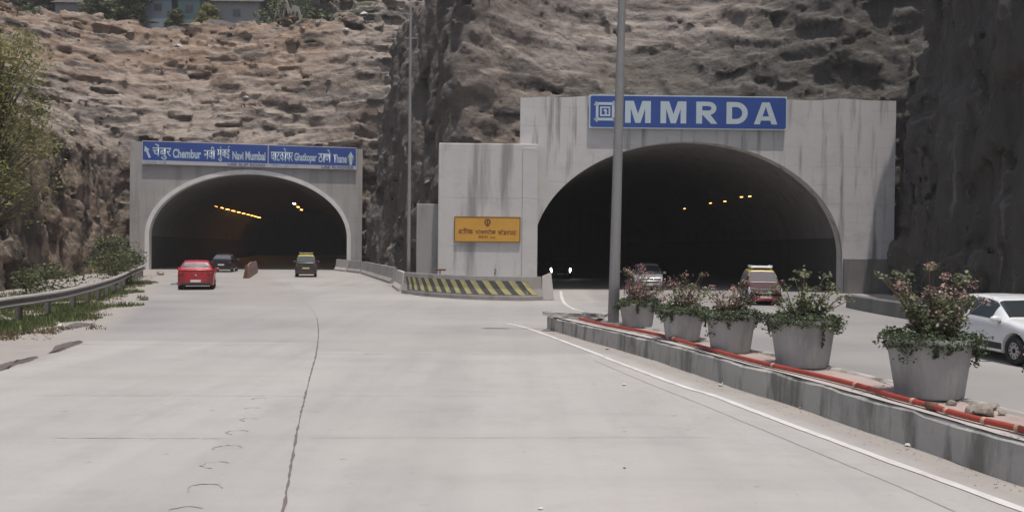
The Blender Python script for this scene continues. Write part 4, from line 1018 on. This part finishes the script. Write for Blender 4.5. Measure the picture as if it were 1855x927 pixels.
# oncoming on the right road: their noses point at the camera
hw = R(180)
make_car('black and yellow taxi with a white loaded roof rack coming out of the right tunnel', 'tall', 3.5, 1.50, 1.50, paint('taxi_dark_red', (0.06, 0.014, 0.012)), (at(1377, 553, 36.8).x, 36.8), R(171), 'taxi', roof_m=paint('taxi_yellow_roof', (0.62, 0.50, 0.12)), rack=plain('rack_white', (0.85, 0.85, 0.84), 0.4), nm='taxi', glass=m_hg, lower_m=plain('red_bumper', (0.30, 0.02, 0.04), 0.4))
make_car('silver car at the mouth of the right tunnel behind the pink flowering planter', 'sedan', 4.3, 1.75, 1.48, paint('silver_paint', (0.40, 0.41, 0.42), 0.4), (at(1172, 520, 48.4).x, 48.4), R(173), nm='sedan_car')
make_car('dark car with both headlights lit deep inside the right tunnel', 'hatch', 3.9, 1.70, 1.50, paint('dark_paint', (0.02, 0.02, 0.022)), (at(1015.5, 487, 64).x, 64), R(177), lit=True, nm='hatchback_car')
make_car('white car passing on the right road, half out of the picture', 'sedan', 4.35, 1.72, 1.42, paint('white_paint', (0.72, 0.74, 0.74)), (11.35, 18.8), R(180 + 3), nm='sedan_car', lower_m=plain('white_bumper', (0.6, 0.61, 0.61), 0.4))
# ------------------------------------------------------------------ leaves
def puff(k):
    d = rng.normal(size=(k, 3)); l = np.linalg.norm(d, axis=1)[:, None]; return d * np.minimum(1, 1.7 / np.maximum(l, 1e-6))
def leaf_mat(name, dark, light, sc=3.0, tr=0.25):
    m, nt, b = mat(name)
    tc = N(nt, 'ShaderNodeTexCoord'); at_ = N(nt, 'ShaderNodeAttribute', attribute_name='hue')
    c = mix(nt, at_.outputs['Fac'], dark, light)
    c = mix(nt, mul(nt, ramp(nt, noise(nt, tc.outputs['Object'], sc, detail=4), 0.4, 0.62), 0.45), c, tuple(x * 0.5 for x in dark))
    nt.links.new(c, b.inputs['Base Color']); b.inputs['Roughness'].default_value = 0.55
    b.inputs['Subsurface Weight'].default_value = 0.0
    t = N(nt, 'ShaderNodeBsdfTranslucent'); nt.links.new(c, t.inputs[0]); ms = N(nt, 'ShaderNodeMixShader'); ms.inputs[0].default_value = tr
    out = nt.nodes['Material Output']; nt.links.new(b.outputs[0], ms.inputs[1]); nt.links.new(t.outputs[0], ms.inputs[2]); nt.links.new(ms.outputs[0], out.inputs[0]); return m
m_leaf = leaf_mat('leaf_green', (0.10, 0.125, 0.065), (0.34, 0.36, 0.20))
m_ivy = leaf_mat('trailing_leaf', (0.045, 0.065, 0.035), (0.16, 0.20, 0.10))
m_pink = leaf_mat('bract_pink', (0.34, 0.15, 0.17), (0.62, 0.38, 0.38))
m_pinkd = leaf_mat('bract_dusty', (0.34, 0.20, 0.17), (0.56, 0.42, 0.34))
m_tree = leaf_mat('tree_leaf', (0.17, 0.18, 0.06), (0.44, 0.43, 0.17), 0.7, 0.35)
m_bush = leaf_mat('bush_leaf', (0.07, 0.088, 0.04), (0.20, 0.225, 0.10), 1.5)
m_dry = leaf_mat('dry_leaf', (0.13, 0.095, 0.05), (0.24, 0.19, 0.10), 1.5)
m_stem = plain('stem_bark', (0.12, 0.09, 0.065), 0.9, var=0.3)
def leaves(name, centres, size, m, parent, elong=1.7, droop=0.0, hue=None):
    C_ = np.asarray(centres, float); n = len(C_)
    a = rng.normal(size=(n, 3)); a[:, 2] = a[:, 2] * 0.5 - droop; a /= np.linalg.norm(a, axis=1)[:, None]
    b_ = rng.normal(size=(n, 3)); b_ = np.cross(a, b_); b_ /= np.linalg.norm(b_, axis=1)[:, None]
    nrm = np.cross(a, b_)
    s = size * rng.uniform(0.6, 1.35, (n, 1)); a *= s * elong / 2; b_ *= s / 2
    V = np.stack([C_ - a, C_ + b_ + nrm * s * .12, C_ + a, C_ - b_ + nrm * s * .12], 1).reshape(-1, 3)
    Fc = np.arange(n * 4).reshape(n, 4)
    me = bpy.data.meshes.new(name); me.vertices.add(n * 4); me.vertices.foreach_set('co', V.ravel()); me.loops.add(n * 4); me.loops.foreach_set('vertex_index', Fc.ravel())
    me.polygons.add(n); me.polygons.foreach_set('loop_start', np.arange(0, n * 4, 4)); me.update(calc_edges=True); me.materials.append(m)
    hv = (hue if hue is not None else rng.random(n)); at_ = me.attributes.new('hue', 'FLOAT', 'FACE'); at_.data.foreach_set('value', np.clip(hv, 0, 1).astype(np.float32))
    o = bpy.data.objects.new(name, me); COL.objects.link(o); o.parent = parent; return o

# ------------------------------------------------------------------ pots and the shrubs in them
m_pot = concrete('pot_cement', (0.41, 0.405, 0.39), 0.6, (0.20, 0.20, 0.195), None, (2.5, 2.5, 0.4), (0.5, 0.66), 0.6)
m_soil = plain('soil', (0.06, 0.045, 0.035), 0.95, var=0.4)
POTS = [  # u centre, v bottom, top width px, height px, label words
    (1155, 594, 68, 44, 'farthest cement planter, standing right beside the thick lamp post'),
    (1236, 619, 78, 56, 'second farthest cement planter, next after the one at the lamp post'),
    (1323, 641, 90, 70, 'third planter from the lamp post, partly overlapped by drooping greenery'),
    (1453, 669, 117, 88, 'fourth planter from the lamp post, with one trailing shoot down its front'),
    (1683, 727, 147, 110, 'largest nearest whole planter, beside the rubble on the median'),
    (1998, 815, 190, 140, 'planter cut off by the right edge of the picture')]
PLANTS = ['pink flowering bougainvillea in the pot beside the lamp post', 'pale pink and green bougainvillea in the second pot from the lamp post', 'dusty pink low bougainvillea in the third pot from the lamp post',
          'green bougainvillea with two leafy peaks and no flowers in the fourth pot', 'big spreading bougainvillea with faded pink tips in the nearest whole pot', 'bougainvillea in the cut-off pot at the right picture edge']
POT_AT = []
for (u, vb, wpx, hpx, lb) in POTS:
    y0 = gp(u, vb, 0.45); h0 = khs(y0.y); y0 = gp(u, vb, h0 + 0.0)
    s_ = F / y0.y; rt = wpx / s_ / 2 * 1.02; 
    cy = y0.y + rt * 0.78; x = at(u, vb, cy).x; rt = wpx * cy / F / 2; hh = hpx * (cy - rt * .8) / F
    POT_AT.append((x, cy, h0, rt, hh))
    t = thing('planter', lb, 'planter', (x, cy, h0 + 0.004), random.uniform(0, 6), 'tapered cement planters along the median')
    rb = rt * 0.77; n = 40; pr = [(rb * .96, 0), (rb, .02), (rt * .955, hh * .90), (rt * .965, hh * .91), (rt, hh * .925), (rt, hh), (rt * .90, hh), (rt * .86, hh * .86)]
    V = []; Fc = []
    for (r, z) in pr:
        for j in range(n):
            an = 2 * math.pi * j / n; V.append((r * math.cos(an), r * math.sin(an), z))
    for i in range(len(pr) - 1):
        for j in range(n): Fc.append((i * n + j, i * n + (j + 1) % n, (i + 1) * n + (j + 1) % n, (i + 1) * n + j))
    Fc.append(tuple(range(n))[::-1]); t.rotation_euler[0] = random.uniform(-.02, .02); mesh('pot', V, Fc, m_pot, t, False)
    V = [(0, 0, hh * .90)] + [(rt * .89 * math.cos(2 * math.pi * j / n), rt * .89 * math.sin(2 * math.pi * j / n), hh * .87 + random.uniform(0, .03)) for j in range(n)]
    mesh('soil', V, [(0, 1 + j, 1 + (j + 1) % n) for j in range(n)], m_soil, t)
# plant shapes: list of (du px at the pot's scale, rise px above the rim, spread) peaks measured from the photograph
SH = [dict(peaks=[(-20, 66, 16), (8, 70, 26), (28, 52, 20), (48, 40, 16), (-8, 44, 22)], pink=.60, pm=m_pink, dens=.9),
      dict(peaks=[(-34, 60, 18), (-8, 68, 22), (14, 50, 22), (40, 72, 9), (34, 44, 18)], pink=.42, pm=m_pinkd, dens=.75),
      dict(peaks=[(-42, 58, 24), (-20, 52, 22), (5, 60, 16), (22, 68, 10), (40, 48, 18)], pink=.45, pm=m_pinkd, dens=.65),
      dict(peaks=[(-20, 98, 18), (25, 96, 19), (-45, 66, 20), (58, 70, 22), (0, 56, 30), (75, 50, 14)], pink=.0, pm=m_pinkd, dens=.8),
      dict(peaks=[(-5, 150, 18), (-55, 124, 30), (35, 122, 28), (58, 112, 26), (-85, 128, 14), (80, 92, 24), (10, 96, 34), (98, 84, 20), (-30, 90, 26), (40, 70, 30)], pink=.30, pm=m_pinkd, dens=1.1),
      dict(peaks=[(0, 170, 30), (-55, 130, 30), (55, 140, 30), (-95, 60, 34), (-80, 190, 10)], pink=.25, pm=m_pink, dens=1.0)]
for k, ((x, cy, h0, rt, hh), sh, lb, (u, vb, wpx, hpx, _)) in enumerate(zip(POT_AT, SH, PLANTS, POTS)):
    t = thing('bougainvillea', lb, 'shrub', (x, cy, h0 + hh * .88), 0, 'bougainvilleas in the cement planters')
    mpp = cy / F; cl = []; pk = []; stems = []
    for (du, dz, sp) in sh['peaks']:
        tip = Vector((du * mpp, random.uniform(-.25, .25) * rt * 1.6, dz * mpp + 0.02)); base = Vector((du * mpp * .12, random.uniform(-.08, .08), -0.03))
        for j in range(3):
            tp = tip + Vector((random.gauss(0, sp * .55), random.gauss(0, sp * .55), -abs(random.gauss(0, sp * .6)))) * mpp
            md = base.lerp(tp, .5) + Vector((random.uniform(-.06, .06), random.uniform(-.06, .06), .05)); pts = smooth_path([base, base.lerp(md, .5), md, tp], 3)
            stems.append(tube_data(pts, [.011 * (1 - .65 * i / (len(pts) - 1)) + .002 for i in range(len(pts))], 5))
            for q in range(5):      # leaf tufts along the shoot
                f = 0.38 + 0.62 * (q + random.random()) / 5 if q < 4 else 1.0; i = min(int(f * (len(pts) - 1)), len(pts) - 1); c_ = pts[i]
                r = sp * mpp * random.uniform(.30, .62); nl = int(26 * sh['dens'] * (sp / 20) * (120 / max(60, wpx)) ** .4)
                d = puff(nl) * r * np.array([.75, .75, .5]) + np.array(c_)
                isp = rng.random() < sh['pink'] * (0.3 + f)
                (pk if isp else cl).append(d)
    mesh('stems', *merge(stems), m_stem, t, True)
    ls = max(.040, 3.2 * mpp)
    if cl: leaves('leaves', np.concatenate(cl), ls * .9, m_leaf, t)
    if pk: leaves('flowers', np.concatenate(pk), ls * .85, sh['pm'], t, 1.2)
    # trailing skirt round the rim
    iv = []
    for j in range(95):
        an = random.uniform(0, 2 * math.pi); rr_ = rt * random.uniform(.75, 1.12); dn = abs(random.gauss(0, .07)) * (1.6 if abs(math.cos(an)) > .7 else .7)
        c_ = np.array([rr_ * math.cos(an), rr_ * math.sin(an), .10 + .06 * random.random() - dn]); iv.append(puff(34) * np.array([.075, .075, .045]) * (rt / .5) + c_)
    for j in range(18):
        an = random.uniform(0, 6.28); rr_ = rt * random.uniform(0, .8); iv.append(puff(20) * np.array([.08, .08, .04]) + np.array([rr_ * math.cos(an), rr_ * math.sin(an), .09]))
    for (an, ln) in ([(-1.3, .40)] if k == 3 else [(-1.9, .18), (-.5, .30), (.2, .35)] if k == 4 else [(random.uniform(-2.6, -.5), .2)]):
        for q in range(10):
            f = q / 10; c_ = np.array([rt * 1.02 * math.cos(an), rt * 1.02 * math.sin(an) * (1 - .08 * f), .05 - ln * f]); iv.append(puff(7) * .02 + c_)
    iv = np.concatenate(iv); rr_ = np.hypot(iv[:, 0], iv[:, 1]); lim = rt * (.80 + .2 * np.clip(iv[:, 2] / (hh * .9) + 1, 0, 1)) + .02
    push = (iv[:, 2] < .05) & (rr_ < lim); f = np.where(push, lim / np.maximum(rr_, 1e-3), 1); iv[:, 0] *= f; iv[:, 1] *= f
    leaves('trailing_leaves', iv, ls * .85, m_ivy, t, 1.3, .4)

# ------------------------------------------------------------------ rubble, litter, stones
m_rub = concrete('rubble', (0.30, 0.26, 0.225), 0.5, (0.14, 0.12, 0.10), None, (4, 4, 4))
m_pale = concrete('pale_stone', (0.62, 0.60, 0.57), 0.2)
def stone(name, label, cat, p, s, m, group=None, flat=.6, seed=None):
    bm = bmesh.new(); bmesh.ops.create_icosphere(bm, subdivisions=2, radius=1)
    r_ = random.Random(seed if seed is not None else random.random()); off = [Vector((r_.uniform(-1, 1), r_.uniform(-1, 1), r_.uniform(-1, 1))).normalized() for _ in range(7)]
    for v in bm.verts:
        for o in off:
            d = v.co.dot(o)
            if d > .62: v.co -= o * (d - .62)
        v.co *= r_.uniform(.93, 1.07); v.co.z = max(v.co.z * flat, -.3)
    for v in bm.verts: v.co = Vector((v.co.x * s[0], v.co.y * s[1], v.co.z * s[2]))
    o = from_bm(name, bm, m); o.location = p; o.rotation_euler = (0, 0, r_.uniform(0, 6)); return meta(o, label, cat, group)
for (u, v, s, lb) in [(1760, 741, .13, 'leftmost brown rubble chunk right of the nearest planter'), (1785, 744, .17, 'biggest brown rubble chunk right of the nearest planter'), (1800, 734, .10, 'brown rubble chunk behind the biggest one'), (1722, 727, .08, 'small brown rubble lump at the foot of the nearest planter'), (1815, 744, .07, 'small flat brown chip at the right end of the rubble')]:
    p = gp(u, v, .49); stone('rubble_chunk', lb, 'rubble', (p.x, p.y, khs(p.y) + s * .28), (s, s * .8, s), m_rub, 'rubble beside the nearest planter')
for (u, v, s, lb, m_) in [(108, 592, .12, 'white stone on the dusty left shoulder', m_pale), (1305, 699, .05, 'white scrap beside the kerb foot below the fourth planter', m_pale), (1311, 695, .04, 'tiny white scrap touching the kerb foot', m_pale), (1400, 722, .045, 'pebble at the kerb foot between two planters', m_rub), (1450, 740, .04, 'small stone at the foot of the stained kerb', m_rub), (1645, 808, .05, 'pale lump in the dust at the kerb foot near the largest planter', m_pale), (1100, 633, .05, 'little clod at the kerb foot near the lamp post', m_rub), (1131, 698, .045, 'pale yellow scrap lying on the slab left of the white line', plain('yellow_scrap', (.62, .58, .36), .8)), (1131, 848, .02, 'small dark pebble alone on the slab', m_rub), (980, 922, .03, 'small white fleck at the bottom edge of the road', m_pale), (1215, 656, .04, 'clod where the kerb meets the road below the second planter', m_rub)]:
    p = gp(u, v, 0.0); stone('stone', lb, 'stone', (p.x, p.y, .3 * s + .004), (s, s * .8, s * .8), m_)
# scattered grit along the kerb foot and left shoulder (one mass)
V = []; Fc = []
def grit(p, s):
    o = len(V); a = random.uniform(0, 6.28)
    for j in range(3): V.append((p.x + s * math.cos(a + j * 2.1), p.y + s * math.sin(a + j * 2.1), .004))
    V.append((p.x + random.uniform(-.3, .3) * s, p.y, s * .8)); Fc.extend([(o, o + 1, o + 3), (o + 1, o + 2, o + 3), (o + 2, o, o + 3)])
for _ in range(700):
    i = random.randrange(len(kp) - 1); t_ = (kp[i + 1] - kp[i]).normalized(); l = Vector((-t_.y, t_.x, 0)); d = abs(random.gauss(0, .22)) + .02; grit(kp[i] - l * d + t_ * random.uniform(-.2, .2), random.uniform(.004, .016))
for _ in range(900):
    y = random.uniform(20, 62); xe_ = float(np.interp(y, sorted(ey), [x for _, x in sorted(zip(ey, ex))])); grit(Vector((xe_ - abs(random.gauss(0, 1.2)), y, 0)), random.uniform(.015, .06))
meta(mesh('grit', V, Fc, m_rub), kind='stuff')

# ------------------------------------------------------------------ rusty divider at the left tunnel mouth
m_div = concrete('rusty_divider', (0.20, 0.125, 0.10), 0.6, (0.10, 0.06, 0.05), None, (2, 2, 2))
a = gp(446, 504); b2 = gp(463, 493)
t = thing('road_divider', 'short rust brown divider with rounded top standing before the left tunnel mouth', 'divider', a)
d = (b2 - a); d.z = 0; Ld = d.length; dn = d.normalized(); l = Vector((-dn.y, dn.x, 0)); V = []; Fc = []
n = 14
for i in range(n + 1):
    f = i / n; hgt = 0.15 + 0.85 * math.sin(min(1, .25 + f * 1.1) * math.pi / 1.55) ** .8
    c_ = dn * Ld * f
    for (o, z) in ((-.22, 0), (-.15, hgt * .6), (-.07, hgt), (.07, hgt), (.15, hgt * .6), (.22, 0)): q = c_ + l * (o + random.uniform(-.02, .02)); V.append((q.x, q.y, z + random.uniform(-.02, .02) * (z > 0)))
for i in range(n):
    for k in range(6): Fc.append((i * 6 + k, i * 6 + (k + 1) % 6, i * 6 + 6 + (k + 1) % 6, i * 6 + 6 + k))
Fc += [tuple(range(6))[::-1], tuple(n * 6 + k for k in range(6))]
mesh('body', V, Fc, m_div, t)
box('end_post', (0, 0, .45), (.12, .3, .9), m_rust, t, .02)

# ------------------------------------------------------------------ vegetation
def foliage_plant(name, label, cat, p, H, rad, nclump, nleaf, ls, lm, group=None, trunk=True, lean=(0, 0), low=.3, parts=('trunk', 'crown')):
    t = thing(name, label, cat, p, 0, group); st_ = []
    top = Vector((lean[0], lean[1], H * .9))
    if trunk: st_.append(tube_data(smooth_path([(0, 0, -.3), (lean[0] * .2 + .1, 0, H * .3), (lean[0] * .6, lean[1] * .5, H * .6), top], 4), [.10 * H / 6 * (1 - .8 * i / 12) for i in range(13)], 7))
    cl = []; hu = []
    for j in range(nclump):
        f = low + (1 - low) * random.random() ** .8; an = random.uniform(0, 6.28); r = rad * (1.05 - .75 * abs(f - .5) ** 1.5 * 1.6) * math.sqrt(random.random())
        c_ = Vector((lean[0] * f + r * math.cos(an), lean[1] * f + r * math.sin(an), H * f))
        b0 = Vector((lean[0] * f * .7, lean[1] * f * .7, H * f * .72)); st_.append(tube_data([b0, b0.lerp(c_, .5) + Vector((0, 0, .05)), c_], [.022 * H / 6, .014 * H / 6, .006 * H / 6], 4))
        k = int(nleaf * random.uniform(.5, 1.4)); s_ = rad * random.uniform(.13, .30)
        cl.append(puff(k) * np.array([s_, s_, s_ * .8]) + np.array(c_)); hu.append(np.clip(rng.normal(random.uniform(.2, .8), .2, k), 0, 1))
    mesh(parts[0], *merge(st_), m_stem, t, True)
    leaves(parts[1], np.concatenate(cl), ls, lm, t, 2.2, .3, np.concatenate(hu)); return t
foliage_plant('tree', 'yellow green feathery tree at the left picture edge in front of the cliff', 'tree', Vector((at(-25, 540, 29).x, 29, 0)), 9.8, 1.75, 120, 75, .065, m_tree, low=.30, lean=(.6, 0))
q = gp(168, 522); foliage_plant('bush', 'round green bush at the cliff foot behind the guard rail', 'bush', Vector((q.x - .6, q.y + 3.5, 0)), 2.5, 1.35, 42, 90, .07, m_bush, low=.1)
q = gp(215, 505); foliage_plant('bush', 'pale straggly bush between the green bush and the left tunnel', 'bush', Vector((q.x - 1.2, q.y + 2, 0)), 1.5, 1.5, 30, 90, .07, m_tree, low=.1)
q = gp(95, 540); foliage_plant('bush', 'low dark bush behind the middle of the guard rail', 'bush', Vector((q.x - 1.6, q.y + 2.5, 0)), 1.1, 1.3, 26, 90, .07, m_bush, low=.1)
# rough grass strips (uncountable)
def grass(name, spots, hgt, m, dens, label=None):
    cs = []
    V = []; Fc = []; hv = []
    for (c_, rx, ry, an) in spots:
        n_ = int(dens * rx * ry * 3.14)
        for _ in range(n_):
            r = math.sqrt(random.random()); a_ = random.uniform(0, 6.28); x, y = rx * r * math.cos(a_), ry * r * math.sin(a_)
            X0, Y0 = c_.x + x * math.cos(an) - y * math.sin(an), c_.y + x * math.sin(an) + y * math.cos(an); h = hgt * random.uniform(.4, 1.3) * (1.1 - r * .6); w_ = random.uniform(.012, .03); b_ = random.uniform(0, 6.28)
            o = len(V); V += [(X0 - w_ * math.cos(b_), Y0 - w_ * math.sin(b_), 0), (X0 + w_ * math.cos(b_), Y0 + w_ * math.sin(b_), 0), (X0 + random.uniform(-.5, .5) * h, Y0 + random.uniform(-.5, .5) * h, h)]; Fc.append((o, o + 1, o + 2)); hv.append(random.random())
    ob = mesh(name, V, Fc, m); at_ = ob.data.attributes.new('hue', 'FLOAT', 'FACE'); at_.data.foreach_set('value', hv); meta(ob, kind='stuff')
    return ob
gr = lambda u, v: gp(u, v)
m_grass = leaf_mat('grass_blade', (0.085, 0.115, 0.04), (0.22, 0.27, 0.10), 1.5)
def patches(u0, v0, u1, v1, n, rx, ry, spread):
    out = []
    for i in range(n):
        f = random.random(); c_ = gp(u0 + (u1 - u0) * f, v0 + (v1 - v0) * f); k = random.uniform(.4, 1.2); out.append((c_ + Vector((random.gauss(0, spread), random.gauss(0, spread), 0)), rx * k, ry * k, random.uniform(0, 3)))
    return out
grass('grass', patches(-90, 608, 120, 574, 60, .60, .45, .50) + patches(100, 578, 170, 552, 22, .6, .40, .35) + patches(-60, 578, 240, 512, 80, 1.0, .6, 1.1), .20, m_grass, 190)
grass('dry_weeds', patches(-90, 622, 90, 598, 22, .35, .25, .35) + patches(90, 596, 230, 530, 22, .5, .3, .5) + patches(-60, 570, 240, 512, 20, .8, .5, 1.0), .17, m_dry, 130)
q = at(897, 490, yb - 0.25)
foliage_plant('weed', 'thin dark weed growing in front of the tall pale block', 'plant', Vector((q.x, yb - .3, 0)), q.z + .35, .08, 7, 5, .045, m_bush, low=.45, parts=('stem', 'leaves'))

# ------------------------------------------------------------------ on top of the hill
m_teal = plain('teal_wall', (0.16, 0.235, 0.22), 0.8, scale=1.0)
m_bluew = plain('pale_blue_wall', (0.22, 0.28, 0.32), 0.8, scale=1.0)
m_roof = plain('tin_roof', (0.20, 0.19, 0.19), 0.7, scale=.8)
m_gw = plain('grey_wall', (0.24, 0.25, 0.24), 0.85, scale=.8)
m_dwin = plain('dark_window', (0.10, 0.105, 0.11), 0.5)
m_parw = concrete('terrace_wall', (0.34, 0.30, 0.27), 0.4)
def hill_z(x, y):
    best = None
    dg = bpy.context.evaluated_depsgraph_get()
    hit, loc_, *_ = S.ray_cast(dg, Vector((x, y, 60)), Vector((0, 0, -1)))
    return loc_.z if hit else 25
bpy.context.view_layer.update()
def hut(label, u0, u1, y, vtop, wallm, roofm, door=None, dep=5.0, name='hut'):
    x0, x1 = at(u0, 10, y).x, at(u1, 10, y).x; zt = at((u0 + u1) / 2, vtop, y).z; z0 = min(hill_z(x0, y), hill_z(x1, y)) - .6; w_ = x1 - x0
    t = thing(name, label, 'building', ((x0 + x1) / 2, y + dep / 2, z0)); h = zt - z0
    box('wall', (0, 0, h / 2), (w_, dep, h), wallm, t, .02)
    bm = bmesh.new(); vs = [bm.verts.new(v) for v in [(-w_ / 2 - .4, -dep / 2 - .5, h - .05), (w_ / 2 + .4, -dep / 2 - .5, h - .05), (w_ / 2 + .4, 0, h + 1.3), (-w_ / 2 - .4, 0, h + 1.3), (w_ / 2 + .4, dep / 2 + .5, h - .05), (-w_ / 2 - .4, dep / 2 + .5, h - .05)]]
    bm.faces.new([vs[i] for i in (0, 1, 2, 3)]); bm.faces.new([vs[i] for i in (3, 2, 4, 5)])
    bmesh.ops.solidify(bm, geom=list(bm.faces), thickness=.08); from_bm('roof', bm, roofm, t)
    nw = max(1, int(w_ / 4)); 
    for k in range(nw):
        cx = -w_ / 2 + w_ * (k + .5) / nw
        f = box('window', (cx, -dep / 2 - .02, h - 1.3), (.95, .08, .9), m_roof, t, .01); box('pane', (cx, -dep / 2 - .065, h - 1.3), (.8, .03, .75), m_dwin, f)
    return t
Yb = 99.0
hut('pale blue walled hut at the left on the hilltop above the left tunnel', 262, 311, Yb, -6, m_bluew, m_roof)
hut('teal green walled hut on the hilltop right of the pale blue one', 322, 362, Yb - .4, -4, m_teal, m_roof)
hut('long low grey building on the hilltop right of the teal hut', 388, 470, Yb, 4, m_gw, m_roof, dep=6)
hut('dull green shed on the hilltop at the right end of the buildings', 486, 560, Yb + 1.5, 2, plain('dull_green_wall', (.12, .15, .125), .85, scale=.7), m_roof, dep=6)
hut('small weathered shack on the hilltop above the left cliff', 100, 160, Yb + 1, 6, m_gw, m_roof)
for i, (u, y, H_, r, lb) in enumerate([(317, 97.5, 3.2, .9, 'small dark tree between the pale blue and teal huts'), (240, 98, 4.5, 2.3, 'grey green tree on the hilltop left of the pale blue hut'), (185, 98, 4.2, 2.4, 'wide bushy tree on the hilltop above the left cliff'), (378, 98, 3.0, 1.2, 'small tree between the teal hut and the long grey building'), (525, 98.5, 4.2, 3.0, 'spreading dark tree in front of the dull green shed'), (60, 97, 3.0, 2.2, 'low bush on the hilltop at the far left'), (575, 98, 3.0, 1.6, 'bush at the right end of the hilltop buildings'), (440, 104, 6.5, 3.4, 'tall tree behind the long grey building')]):
    x = at(u, 20, y).x; foliage_plant('hill_tree', lb, 'tree', Vector((x, y, hill_z(x, y) - .2)), H_, r, 36, 60, .24, m_bush if i not in (3,) else m_tree, 'trees on the hilltop', low=.2)
# long terrace wall under the buildings
ws = []
for u in range(285, 660, 8):
    y = 96.0; x = at(u, 40, y).x; ws.append(Vector((x, y + .5 * math.sin(u * .03), hill_z(x, y))))
o_ = ws[0].copy(); V = []; Fc = []
for p in ws:
    for (dy, dz) in ((0, -.4), (0, .75), (.35, .75), (.35, -.4)): V.append((p.x - o_.x, p.y + dy - o_.y, p.z - o_.z + dz))
for i in range(len(ws) - 1):
    for k in range(4): Fc.append((i * 4 + k, i * 4 + (k + 1) % 4, i * 4 + 4 + (k + 1) % 4, i * 4 + 4 + k))
ob = mesh('terrace_wall', V, Fc, m_parw); ob.location = o_; meta(ob, 'long low terrace wall along the hilltop in front of the buildings', 'wall')
# pale boulders on the slope
for i, (u, v, s, lb) in enumerate([(322, 84, .45, 'pale boulder pair on the left slope, upper left one'), (660, 26, .55, 'long white boulder near the ridge beside the dark spur'), (627, 56, .40, 'white rock on the ridge left of the long white boulder'), (575, 42, .35, 'small pale rock on the ridge edge'), (445, 178, .3, 'small light rock amid the dark hollows of the slope')]):
    d = ray(u, v).normalized(); hit, loc_, *_ = S.ray_cast(bpy.context.evaluated_depsgraph_get(), C0 + d * 60, d)
    if hit: stone('boulder', lb, 'rock', loc_ + Vector((0, 0, s * .1)), (s * 1.3, s, s), m_pale)
# loose stones beside the left portal foot
for i, (u, v, s, lb) in enumerate([(252, 468, .5, 'grey rock piled against the left foot of the left portal'), (243, 476, .4, 'smaller rock left of the pile at the left portal'), (290, 484, .3, 'flat rubble lump at the road edge by the left arch')]):
    p = gp(u, v + 14); stone('boulder', lb, 'rock', (p.x, p.y, s * .4), (s * 1.4, s, s * 1.2), m_rub)

for i in range(9):
    u = [20, 95, 150, 215, 285, 350, 420, 500, 560][i]; y = 106 + (i * 37 % 5); x = at(u, 0, y).x
    foliage_plant('hill_tree', ['leafy tree far behind at the left end of the hilltop', 'tree behind the weathered shack', 'tree right of the weathered shack, behind', 'tree behind the gap left of the pale blue hut', 'tree rising behind the pale blue hut', 'tree rising behind the teal hut', 'tree behind the middle of the long grey building', 'tree behind the gap right of the long grey building', 'tree behind the dull green shed'][i], 'tree', Vector((x, y, hill_z(x, y) - .3)), 5.5 + (i * 7 % 3), 2.8, 40, 60, .30, m_bush, 'trees on the hilltop', low=.15)
# haze volume added to lift the blacks, standing in for a windscreen veil
hz = box('haze', (0, 50, 44), (840, 940, 90), m_rub)
hz.data.materials.clear(); m = bpy.data.materials.new('veil_haze'); m.use_nodes = True; nt = m.node_tree; nt.nodes.remove(nt.nodes['Principled BSDF'])
pv = nt.nodes.new('ShaderNodeVolumePrincipled'); pv.inputs['Color'].default_value = (0.86, 0.85, 0.84, 1); pv.inputs['Density'].default_value = 0.0007; pv.inputs['Anisotropy'].default_value = 0.2
nt.links.new(pv.outputs[0], nt.nodes['Material Output'].inputs['Volume']); hz.data.materials.append(m); meta(hz, kind='stuff')
